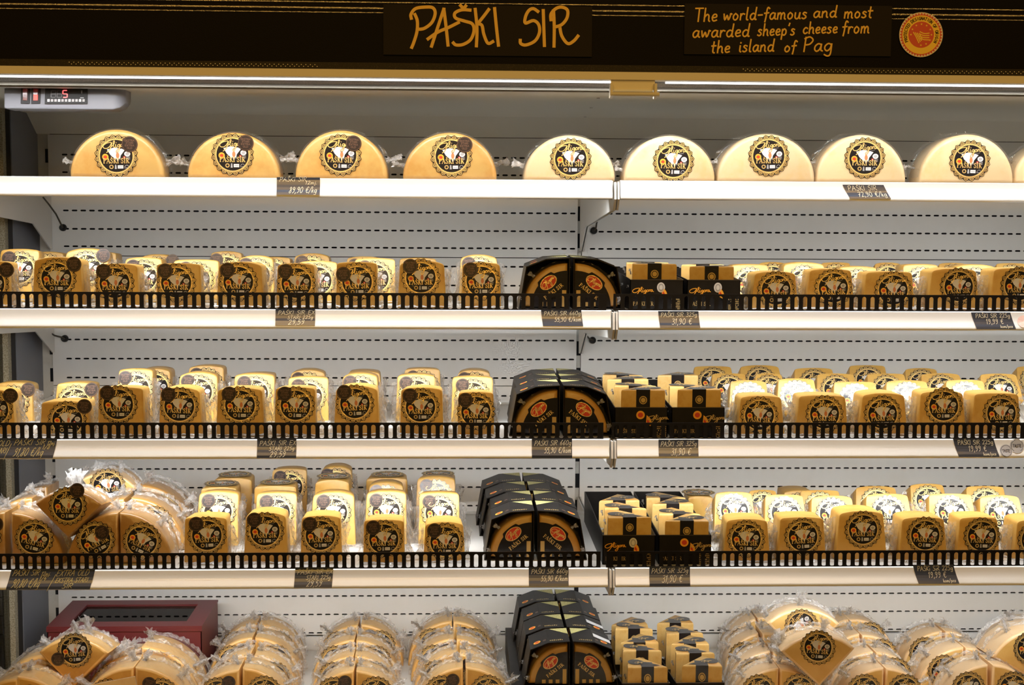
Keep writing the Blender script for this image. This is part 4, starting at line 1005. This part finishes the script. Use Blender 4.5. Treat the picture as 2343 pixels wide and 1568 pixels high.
# second shelf, left
wedge_row(1, 1, 0, [(-78, 22, 596, 'R', (-25, 650)), (72, 190, 588, 'R', (129, 637)), (216, 318, 603, 'L', (262, 648)), (357, 461, 602, 'L', (403, 647)), (494, 604, 599, 'L', (545, 645)),
    (631, 722, 602, 'L', (678, 648)), (768, 864, 599, 'l', (817, 645)), (909, 1022, 596, 'L', (963, 636)), (1055, 1147, 600, 'L', (1101, 644))], lean=.04)
wedge_row(1, 2, 0, [(-8, 85, 570, 'L'), (140, 247, 569, 'R'), (278, 369, 589, 'L'), (392, 500, 594, 'L'), (540, 627, 585, 'L'), (678, 773, 597, 'L'), (808, 905, 591, 'L'), (1049, 1142, 583, 'L')], lean=.24)
wedge_row(1, 3, 0, [(88, 128, 576, 'L', None, 0), (192, 262, 576, 'L'), (316, 400, 582, 'R'), (479, 555, 575, 'L'), (590, 664, 588, 'L'), (668, 757, 580, 'L'), (790, 876, 587, 'L'), (912, 1000, 590, 'L')], lean=.12)
# second shelf, right
wedge_row(1, 1, 1, [(1718, 1828, 621, None, (1776, 664), .03), (1843, 1956, 615, None, (1907, 659)), (1970, 1090+1008, 621, None, (2044, 664)), (2122, 2244, 614, None, (2194, 656)), (2264, 2378, 613, None, (2332, 654))], lean=.04)
wedge_row(1, 2, 1, [(1672, 1770, 605, None), (1790, 1899, 601, None), (1918, 2020, 610, None), (2068, 2162, 605, None), (2187, 2294, 606, None)], lean=.30)
wedge_row(1, 3, 1, [(1745, 1800, 604, None), (1880, 1955, 605, None), (2010, 2066, 612, None), (2150, 2225, 603, None), (2282, 2360, 605, None)], lean=.40)
# third shelf, left
wedge_row(2, 1, 0, [(-68, 34, 891, 'R', (-16, 938)), (91, 205, 917, 'R', (154, 962)), (222, 330, 885, 'L', (270, 926)), (362, 462, 886, 'L', (410, 930)), (494, 604, 887, 'L', (549, 928)),
    (628, 723, 885, 'L', (676, 928)), (763, 869, 882, 'L', (812, 924)), (914, 1015, 886, 'L', (962, 932)), (1047, 1131, 896, 'L', (1089, 942))], lean=.04)
wedge_row(2, 2, 0, [(-30, 74, 877, 'R'), (121, 214, 877, 'R'), (262, 345, 846, 'L'), (402, 498, 854, 'L'), (530, 629, 857, 'L'), (656, 752, 864, 'L'), (777, 866, 856, 'L'), (905, 999, 858, 'L'), (1032, 1130, 863, 'L')], lean=.28)
wedge_row(2, 3, 0, [(312, 394, 844, None), (428, 514, 837, 'L'), (548, 630, 854, 'L'), (661, 747, 847, 'L'), (788, 876, 850, None), (924, 1009, 843, 'L'), (1043, 1125, 847, 'L')], lean=.10)
# third shelf, right
wedge_row(2, 1, 1, [(1686, 1796, 905, None, (1738, 951)), (1820, 1942, 904, None, (1887, 948)), (1965, 2078, 899, None, (2020, 948)), (2098, 2212, 895, None, (2160, 930)), (2222, 2338, 899, None, (2292, 946))], lean=.06)
wedge_row(2, 2, 1, [(1668, 1764, 872, None), (1778, 1876, 868, None), (1907, 2016, 880, None), (2027, 2137, 872, None), (2165, 2268, 871, None)], lean=.42, Y=-.37)
wedge_row(2, 3, 1, [(1628, 1716, 865, None), (1745, 1785, 868, None), (1868, 1968, 863, None), (1986, 2086, 865, None), (2109, 2215, 859, None), (2245, 2343, 863, None)], lean=.52)
wedge_row(2, 4, 1, [(1586, 1684, 840, None), (1692, 1797, 838, None), (1816, 1920, 847, None), (1945, 2039, 838, None), (2073, 2158, 849, None), (2330, 2420, 840, None)], lean=.50)
# fourth shelf, left
wedge_row(3, 1, 0, [(420, 521, 1182, 'L', (473, 1226)), (557, 659, 1172, 'L', (606, 1216)), (687, 783, 1179, 'L', (733, 1226)), (830, 926, 1188, 'L', (878, 1234)), (968, 1065, 1193, 'L', (1018, 1240))], lean=.05)
wedge_row(3, 2, 0, [(444, 543, 1131, 'L'), (580, 677, 1133, 'L'), (708, 814, 1132, 'L'), (832, 931, 1130, 'L'), (957, 1053, 1133, 'L')], lean=.36, Y=-.40)
wedge_row(3, 3, 0, [(839, 926, 1108, 'L'), (949, 1043, 1096, 'L')], lean=.30, Y=-.30)
wedge_row(3, 4, 0, [(621, 703, 1073, 'L'), (731, 808, 1068, 'L')], lean=.10, Y=-.21)
# fourth shelf, right
wedge_row(3, 1, 1, [(1654, 1764, 1187, None, (1708, 1234)), (1778, 1892, 1183, None, (1838, 1229)), (1910, 2034, 1169, None, (1976, 1213)), (2056, 2170, 1183, None, (2118, 1226)), (2190, 2290, 1183, None, (2248, 1228)), (2320, 2420, 1188, None)], lean=.07)
wedge_row(3, 2, 1, [(1634, 1734, 1131, None), (1750, 1850, 1137, None), (1856, 1966, 1139, None), (1979, 2098, 1135, None), (2128, 2240, 1135, None), (2245, 2352, 1138, None)], lean=.42, Y=-.40)
wedge_row(3, 3, 1, [(1722, 1778, 1133, None), (1831, 1932, 1127, None), (1958, 2065, 1117, None), (2086, 2178, 1112, None), (2214, 2312, 1117, None)], lean=.46, Y=-.30)
wedge_row(3, 4, 1, [(1790, 1870, 1127, None)], lean=.2, Y=-.22)
# wedges of the fourth shelf that lie flat or show their plain back
def plain(label, x0, x1, yt, Y, h, zbase, lying=False, d=None):
    cnt[0] += 1
    p, q = at(x0, yt+20, Y), at(x1, yt+20, Y); cx = (p.x+q.x)/2; w = q.x-p.x
    zt = at(cx and (x0+x1)/2, yt, Y).z
    t = thing('cheese_wedge', label, 'cheese', (cx, Y, zt-h), (0, 0, random.uniform(-.03, .03)), 'lying cheese wedges on the fourth shelf')
    link('cheese', wedge_mesh(cnt[0] % 3, 0), t, scale=(w/WW, (d or .06)/WD, h/WH))
    link('label', LABEL, t, (0, (d or .06)*.5, h+.0009), (-PI/2, 0, 0), (1, 1, 1))
    link('film', FLAPS[cnt[0] % 5], t, scale=(w/WW, 1, h/WH*.9))
plain('plain golden cheese wedge lying label up, leftmost in third row of fourth shelf', 457, 545, 1115, -.30, .062, 0)
plain('plain golden cheese wedge lying label up, left of the two centre ones, fourth shelf', 580, 680, 1112, -.30, .064, 0)
plain('plain golden cheese wedge lying label up, right of the centre pair, fourth shelf', 717, 803, 1098, -.30, .066, 0)
plain('plain golden cheese wedge at the back left of fourth shelf, highest there', 486, 579, 1094, -.21, .070, 0)
plain('label-up cheese wedge lying at the back wall of fourth shelf, left of its twin', 836, 934, 1094, -.225, .062, 0)
plain('label-up cheese wedge lying at the back wall of fourth shelf, nearest the sleeves', 956, 1045, 1092, -.225, .066, 0)
plain('flat cheese wedge with label up behind the banded wedges, fourth shelf right bay', 1572, 1634, 1136, -.26, .058, 0)

# ---- sleeves: pairs that make half wheels, stacked front to back
GS = 'black carton sleeves with quarter cheeses'
def sleeve_stack(where, pairs, z, Ys):
    n = len(pairs)
    for i, ((xc, dy), Y) in enumerate(zip(pairs, Ys)):
        x = at(xc, dy, Y).x
        for f in (1, 0):
            nm = 'frontmost' if i == 0 else 'rearmost' if i == n-1 else ORD[i+1]+' from front'
            sl = sleeve('black carton sleeve with quarter cheese, %s on the %s side, %s' % (nm, ('right', 'left')[f], where), x+(.0012 if not f else -.0012), Y, z, f, group=GS)
            if where == 'bottom deck' and f == 0 and i < 2:
                mb = MB(); q = lambda u, v: (.036+(.064-.036)*u+.0003, SD*v, .0715+(.0605-.0715)*u+.0008)
                mb.add([q(.02, .42), q(1.0, .36), q(1.0, .58), q(.02, .66)], [(0, 1, 2, 3)], 'white'); link('paper_slip', mb.mesh('paper_slip'), sl)
sleeve_stack('second shelf', [(1308, 640), (1305, 640)], SZ[1]+.0004, [-.515, -.437])
sleeve_stack('third shelf', [(1285, 930), (1281, 900), (1276, 880)], SZ[2]+.0004, [-.510, -.432, -.354])
sleeve_stack('fourth shelf', [(1226, 1230), (1221, 1200), (1207, 1180), (1196, 1160)], SZ[3]+.0004, [-.492, -.414, -.336, -.258])
# ---- trays with banded wedges
GT = 'black open trays of banded wedges'; GB = 'banded cheese wedges in black trays'
TM = {}
def tray_block(si, trays, where, z):
    for j, (x0, x1, Y, seal, side, wd) in enumerate(trays):
        x = (at(x0, 60+H_PX*.5, Y).x+at(x1, 60+H_PX*.5, Y).x)/2
        dep = .29
        key = (seal, side, si == 4)
        if key not in TM: TM[key] = tray_mesh(dep, seal, side, .024 if si == 4 else .050)
        sd = ('left', 'right')[j]
        o = link('tray', TM[key], None, (x, Y, z), (0, 0, 0)); tag(o, 'black carton tray with %s seal holding banded wedges, %s of the pair on %s' % (seal, sd, where), 'tray', GT)
        n = len(wd)
        for i, (xa, xb, yt, dY, fl) in enumerate(wd):
            yy = Y+dY; xc = (at(xa, yt, yy).x+at(xb, yt, yy).x)/2; zt = at((xa+xb)/2, yt-(5 if si == 4 else 0), yy+.02).z
            xc = max(x-.003, min(x+.003, xc))
            nm = 'frontmost' if i == 0 else 'rearmost' if i == n-1 else ORD[i+1]+' from front'
            lb = 'cheese wedge with black paper band, %s in the %s tray, %s' % (nm if n > 1 else 'alone', sd, where)
            banded(lb, xc, yy, zt-(.0625 if si == 4 else .050), fl, yaw=random.uniform(-.07, .07), lean=0, h=1.25 if si == 4 else 1.0, group=GB)
tray_block(1, [(1437, 1563, -.520, 'white', -1, [(1442, 1549, 603, .004, 0), (1409, 1500, 600, .075, 0)]), (1566, 1693, -.520, 'white', -1, [(1576, 1681, 609, .004, 1), (1552, 1653, 605, .075, 1)])], 'second shelf', SZ[1]+.0004)
tray_block(2, [(1404, 1533, -.520, 'orange', 1, [(1421, 1529, 889, .004, 1), (1405, 1503, 880, .070, 0), (1388, 1482, 865, .136, 1), (1356, 1470, 856, .202, 0)]),
               (1537, 1661, -.520, 'orange', 1, [(1547, 1653, 888, .004, 1), (1531, 1630, 882, .085, 0), (1504, 1598, 856, .19, 1)])], 'third shelf', SZ[2]+.0004)
tray_block(3, [(1379, 1510, -.520, 'white', -1, [(1385, 1497, 1178, .004, 0), (1388, 1493, 1158, .070, 0), (1385, 1480, 1140, .150, 1)]),
               (1514, 1634, -.520, 'orange', 1, [(1521, 1626, 1186, .004, 1), (1518, 1603, 1171, .068, 0), (1509, 1606, 1148, .136, 1), (1499, 1570, 1134, .205, 0)])], 'fourth shelf', SZ[3]+.0004)
# bottom deck: sleeves and trays stand on a layer of cartons
RZ = -.0535
mb = MB(); mb.box((-.13, -.355, 0), (.04, -.02, .0460), 'board'); o = link('riser_carton', mb.mesh('riser_carton'), None, (0, 0, DECK)); tag(o, 'flat black carton underneath the carton sleeves of the bottom deck', 'carton')
TZ = -.0860; xa, xb = at(1424, 844, -.362).x, at(1676, 844, -.362).x
mb = MB(); mb.box((xa+.002, -.360, 0), (xb-.002, -.05, .0135), 'board'); o = link('riser_carton', mb.mesh('riser_carton'), None, (0, 0, DECK)); tag(o, 'flat black carton underneath the banded wedge trays of the bottom deck', 'carton')
sleeve_stack('bottom deck', [(1307, 1530), (1293, 1510), (1285, 1470), (1272, 1440)], RZ, [-.345, -.265, -.185, -.105])
tray_block(4, [(1424, 1553, -.362, 'white', -1, [(1435, 1539, 1523, .004, 0), (1425, 1525, 1486, .070, 0), (1422, 1520, 1468, .105, 1), (1403, 1506, 1437, .175, 0), (1414, 1484, 1428, .235, 1)]),
               (1555, 1676, -.362, 'orange', 1, [(1564, 1666, 1520, .004, 1), (1547, 1645, 1492, .066, 0), (1546, 1642, 1471, .118, 1), (1524, 1620, 1447, .172, 0), (1507, 1580, 1424, .238, 1)])], 'bottom deck', TZ)
# ---- quarter wheels, fourth shelf left pile
GQ4 = 'film-wrapped quarter cheeses piled at left of the fourth shelf'
def tall_tail(t, pb, pt, Y, seed):
    a, b = at(*pb, Y), at(*pt, Y); Mi = t.matrix_basis.inverted(); mb = MB()
    tail(mb, a, b-a, (b-a).length, seed); mb.v = [tuple(Mi @ Vector(p)) for p in mb.v]
    link('film_tail', mb.mesh('film_tail', 180), t)
def Q4(label, px, py, Y, flip, roll=0, scale=.78, st=None, k='old', lean=0, yaw=0, lab=True, lrot=0, lpos=None):
    p = at(px, py, Y); return quarter(label, p.x, Y, p.z, flip, k, roll, lean, yaw, scale, lab, st, GQ4, lrot, lpos)
z4 = SZ[3]+.001
def on4(px, Y): 
    return at(px, 1250, Y).x
def Q4b(label, px, Y, flip, **kw):
    x = on4(px, Y); return quarter(label, x, Y, z4, flip, kw.get('k', 'old'), kw.get('roll', 0), kw.get('lean', .03), kw.get('yaw', 0), kw.get('scale', .86), kw.get('lab', True), kw.get('st'), GQ4, kw.get('lrot', 0), kw.get('lpos'))
Q4b('quarter cheese cut by left picture edge, front of fourth shelf', 12, -.50, 1, st=(.020, .020))
Q4b('quarter cheese at front left of fourth shelf, below the tilted one', 26, -.505, 0, lrot=.25)
Q4b('quarter cheese in front on fourth shelf, left of the touching pair', 270, -.505, 1, st=(.009, .011), lrot=-.5, lpos=(-.037, .040))
Q4b('quarter cheese in front on fourth shelf, right of the touching pair', 274, -.505, 0, lrot=.45, lpos=(.037, .038))
Q4b('quarter cheese in second row of fourth shelf, behind the touching pair at right', 300, -.425, 0, scale=.93)
Q4b('quarter cheese in second row of fourth shelf, behind the touching pair at left', 285, -.42, 1, scale=.90)
tt3 = Q4b('quarter cheese in third row of fourth shelf, its orange rind topmost at right', 318, -.335, 0, scale=.96)
Q4b('quarter cheese in second row of fourth shelf, at far left behind', 75, -.42, 1, scale=.92)
Q4b('quarter cheese in third row of fourth shelf, farthest left', 110, -.335, 1, scale=.92)
tt1 = Q4('tilted quarter cheese on top of the pile, label facing front, fourth shelf', 155, 1232, -.515, 0, roll=-PI/4, scale=.80, st=(.0255, .006), lpos=(.041, .041), lrot=PI/4, lean=.12)
tt2 = Q4('pale quarter cheese high on the pile behind the tilted one, fourth shelf', 240, 1168, -.335, 0, roll=-PI/4+.2, scale=.70, k='rindy', lean=-.1, lab=True, lrot=.5)
tall_tail(tt1, (172, 1136), (176, 1078), -.47, 1); tall_tail(tt2, (222, 1122), (240, 1062), -.31, 2); tall_tail(tt3, (326, 1160), (330, 1102), -.31, 3); tall_tail(tt3, (318, 1165), (308, 1118), -.30, 4)
# ---- bottom deck
GD = 'film-wrapped quarter cheeses on the bottom deck'
def column(name, xs, Ys, k='rindo', st=True, rolls=(0, 0, 0, 0)):
    n = len(xs)
    for i, (xc, Y) in enumerate(zip(xs, Ys)):
        px, py = xc; x = at(px, py, Y).x
        for f in (1, 0):
            nm = 'front' if i == 0 else 'rear' if i == n-1 else ORD[i+1]
            up = .6*QR*math.sin(abs(rolls[i])); zt = at(px, py, Y+.012).z; sc = (zt-DECK-.001-up)/QR; sc = max(.84, min(1.08, sc))+random.uniform(-.012, .012)
            quarter('%s quarter cheese, %s %s of %s' % ('golden' if k == 'rindo' else 'pale', nm, ('right', 'left')[f], name), x+random.uniform(-.0005, .002)*(-1 if f else 1), Y+random.uniform(-.004, .004), DECK+.001+up, f, k,
                    roll=rolls[i]+random.uniform(0, .03)*(-1 if f else 1), lean=.02, scale=sc, lab=True, sticker=(.018*(1 if f else -1), .019) if st and (i+f) % 2 == 1 else None, group=GD, lrot=.3*(-1 if f else 1))
YD = [-.345, -.262, -.179, -.096]
column('first stack right of maroon box', [(549, 1528), (577, 1496), (581, 1455), (590, 1426)], YD)
column('second stack right of maroon box', [(810, 1533), (810, 1503), (814, 1463), (823, 1426)], YD)
column('stack beside the carton sleeves', [(1063, 1523), (1049, 1494), (1041, 1459), (1037, 1420)], YD)
column('stack right of the banded wedges', [(1784, 1530), (1772, 1494), (1757, 1460), (1752, 1434)], YD, 'rindy', False, (0, -.06, -.17, -.24))
column('stack right of the pale tilted cheese', [(2023, 1528), (2002, 1500), (1978, 1472), (1955, 1440)], YD, 'rindy', False, (0, 0, -.08, -.14))
column('stack second from right edge', [(2269, 1519), (2209, 1478), (2160, 1440)], [-.345, -.255, -.150], 'rindy', False)
def QD(label, px, py, Y, flip, roll=0, scale=.95, st=None, k='rindo', lean=0, lab=True, lrot=0, lpos=None, yaw=0):
    p = at(px, py, Y); return quarter(label, p.x, Y, p.z, flip, k, roll, lean, yaw, scale, lab, st, GD, lrot, lpos)
td1 = QD('tilted golden quarter cheese with label facing front, in front of maroon box', 167, 1575, -.335, 0, roll=-PI/4, st=(-.0285, .0085), lpos=(.048, .044), lrot=PI/4-.08, scale=.92, lean=.10)
td2 = QD('tilted pale quarter cheese with label facing front, on top of the right pile', 1875, 1572, -.385, 0, roll=-PI/4-.05, k='rindy', lpos=(.046, .046), lrot=PI/4+.12, scale=.96, lean=.10)
QD('pale quarter cheese behind the tilted pale one, highest on the deck', 1838, 1510, -.285, 0, roll=-PI/4, k='rindy', scale=.98, lean=.10)
QD('pale quarter cheese cut by right edge with label facing front', 2372, 1560, -.31, 1, roll=.5, k='rindy', scale=1.0, lrot=-.5, lean=.05)
QD('pale quarter cheese cut by right edge, rear of the corner', 2372, 1540, -.20, 1, roll=.35, k='rindy', scale=1.0, lean=.05)
for lab, px, Y, f, sc, rl in (('golden quarter cheese at bottom left corner, cut by both edges', 40, -.39, 1, .92, 0), ('golden quarter cheese at bottom left, label cut by lower edge', 37, -.395, 0, .98, 0), ('golden quarter cheese at left, behind the corner pair', 106, -.31, 1, 1.05, 0),
                          ('golden quarter cheese at left, second from front, half hidden', 92, -.31, 0, .84, 0), ('golden quarter cheese before maroon box, left of the front pair', 305, -.372, 1, 1.05, 0), ('golden quarter cheese before maroon box, right of the front pair', 308, -.372, 0, 1.05, 0),
                          ('golden quarter cheese before maroon box, second row right', 323, -.29, 0, 1.12, 0), ('golden quarter cheese before maroon box, second row left', 310, -.29, 1, .98, 0)):
    if sc == 0: continue
    quarter(lab, at(px, 1540, Y).x, Y, DECK+.001, f, 'rindo', rl, .03, 0, sc, True, (.018*(1 if f else -1), .019) if f == 0 else None, GD, .3*(-1 if f else 1))

tall_tail(td1, (206, 1458), (198, 1412), -.29, 5); tall_tail(td1, (256, 1500), (296, 1470), -.29, 6); tall_tail(td2, (1800, 1500), (1775, 1448), -.34, 7); tall_tail(td2, (1790, 1500), (1765, 1478), -.36, 8)
# ---- maroon gift box with window
x0, x1 = at(113, 1450, -.19).x, at(460, 1450, -.19).x; x2, x3 = at(163, 1385, -.03).x, at(499, 1385, -.03).x
w = ((x1-x0)+(x3-x2))/2; cx = (x0+x1+x2+x3)/4; zt = at(300, 1434, -.19).z; H = zt-DECK
gb = thing('gift_box', 'maroon carton gift box with clear window lid on the bottom deck', 'box', (cx, -.11, DECK+.0005))
hw, hd = w/2, .08
mb = MB(); t = .0015
mb.box((-hw, -hd, 0), (hw, hd, t), 'maroon'); mb.box((-hw, -hd, 0), (hw, -hd+t, H-.003), 'maroon'); mb.box((-hw, hd-t, 0), (hw, hd, H-.003), 'maroon')
mb.box((-hw, -hd, 0), (-hw+t, hd, H-.003), 'maroon'); mb.box((hw-t, -hd, 0), (hw, hd, H-.003), 'maroon')
mb.box((-hw+t, -hd+t, t), (hw-t, hd-t, t+.001), 'kraft'); mb.box((-hw+t, hd-t-.001, t), (hw-t, hd-t, H-.004), 'kraft'); link('carton', mb.mesh('carton'), gb)
mb = MB(); a, b, c, d = .032, .030, -.052, .052
mb.box((-hw-.001, -hd-.001, H-.0035), (hw+.001, c, H), 'maroon'); mb.box((-hw-.001, d, H-.0035), (hw+.001, hd+.001, H), 'maroon'); mb.box((-hw-.001, c, H-.0035), (-hw+a, d, H), 'maroon'); mb.box((hw-b, c, H-.0035), (hw+.001, d, H), 'maroon')
mb.box((-hw-.001, -hd-.0016, H-.009), (hw+.001, -hd-.001, H-.0035), 'maroon'); link('lid', mb.mesh('lid'), gb)
mb = MB(); mb.box((-hw+a-.003, c-.003, H-.0045), (hw-b+.003, d+.003, H-.0038), 'pane'); link('window', mb.mesh('window'), gb)
for i, (x, y, r) in enumerate(((-.045, .0, .026), (.012, .01, .030), (.066, -.005, .024))):
    vs = []; mb = MB()
    for a1 in range(7):
        for b1 in range(12):
            ph, th = PI*a1/6-PI/2, 2*PI*b1/12; q = 1+.10*fbm(a1*1.1+i, b1*.5, i)
            vs.append((x+r*q*math.cos(ph)*math.cos(th), y+r*q*math.cos(ph)*math.sin(th), .065+r*.8*q*math.sin(ph)))
    mb.add(vs, [(a1*12+b1, a1*12+(b1+1) % 12, (a1+1)*12+(b1+1) % 12, (a1+1)*12+b1) for a1 in range(6) for b1 in range(12)], 'pale'); link('wrapped_piece', mb.mesh('wrapped_piece', 180), gb)
mb = MB(); mb.box((-hw+.004, -hd+.004, .003), (hw-.004, hd-.004, .042), 'kraft'); link('insert', mb.mesh('insert'), gb)
# ---- wooden board poking up at the lower edge
p = at(308, 1549, -.43); q = at(200, 1570, -.43); mb = MB()
dx, dz = p.x-q.x, p.z-q.z; l = math.hypot(dx, dz); ux, uz = dx/l, dz/l; 
pts = [(0, 0), (-ux*.11, -uz*.11), (-ux*.11+uz*.09, -uz*.11-ux*.09), (uz*.09, -ux*.09)]
mb.flat(pts, 0, 'wood'); n = 4
mb.add([(x, 0, z) for x, z in pts]+[(x, .004, z) for x, z in pts], [(i, (i+1) % 4, 4+(i+1) % 4, 4+i) for i in range(4)]+[(4, 5, 6, 7)], 'wood')
tag(link('wooden_board', mb.mesh('wooden_board'), None, (p.x, -.43, p.z)), 'pale wooden board corner at the lower edge before golden cheeses', 'board')
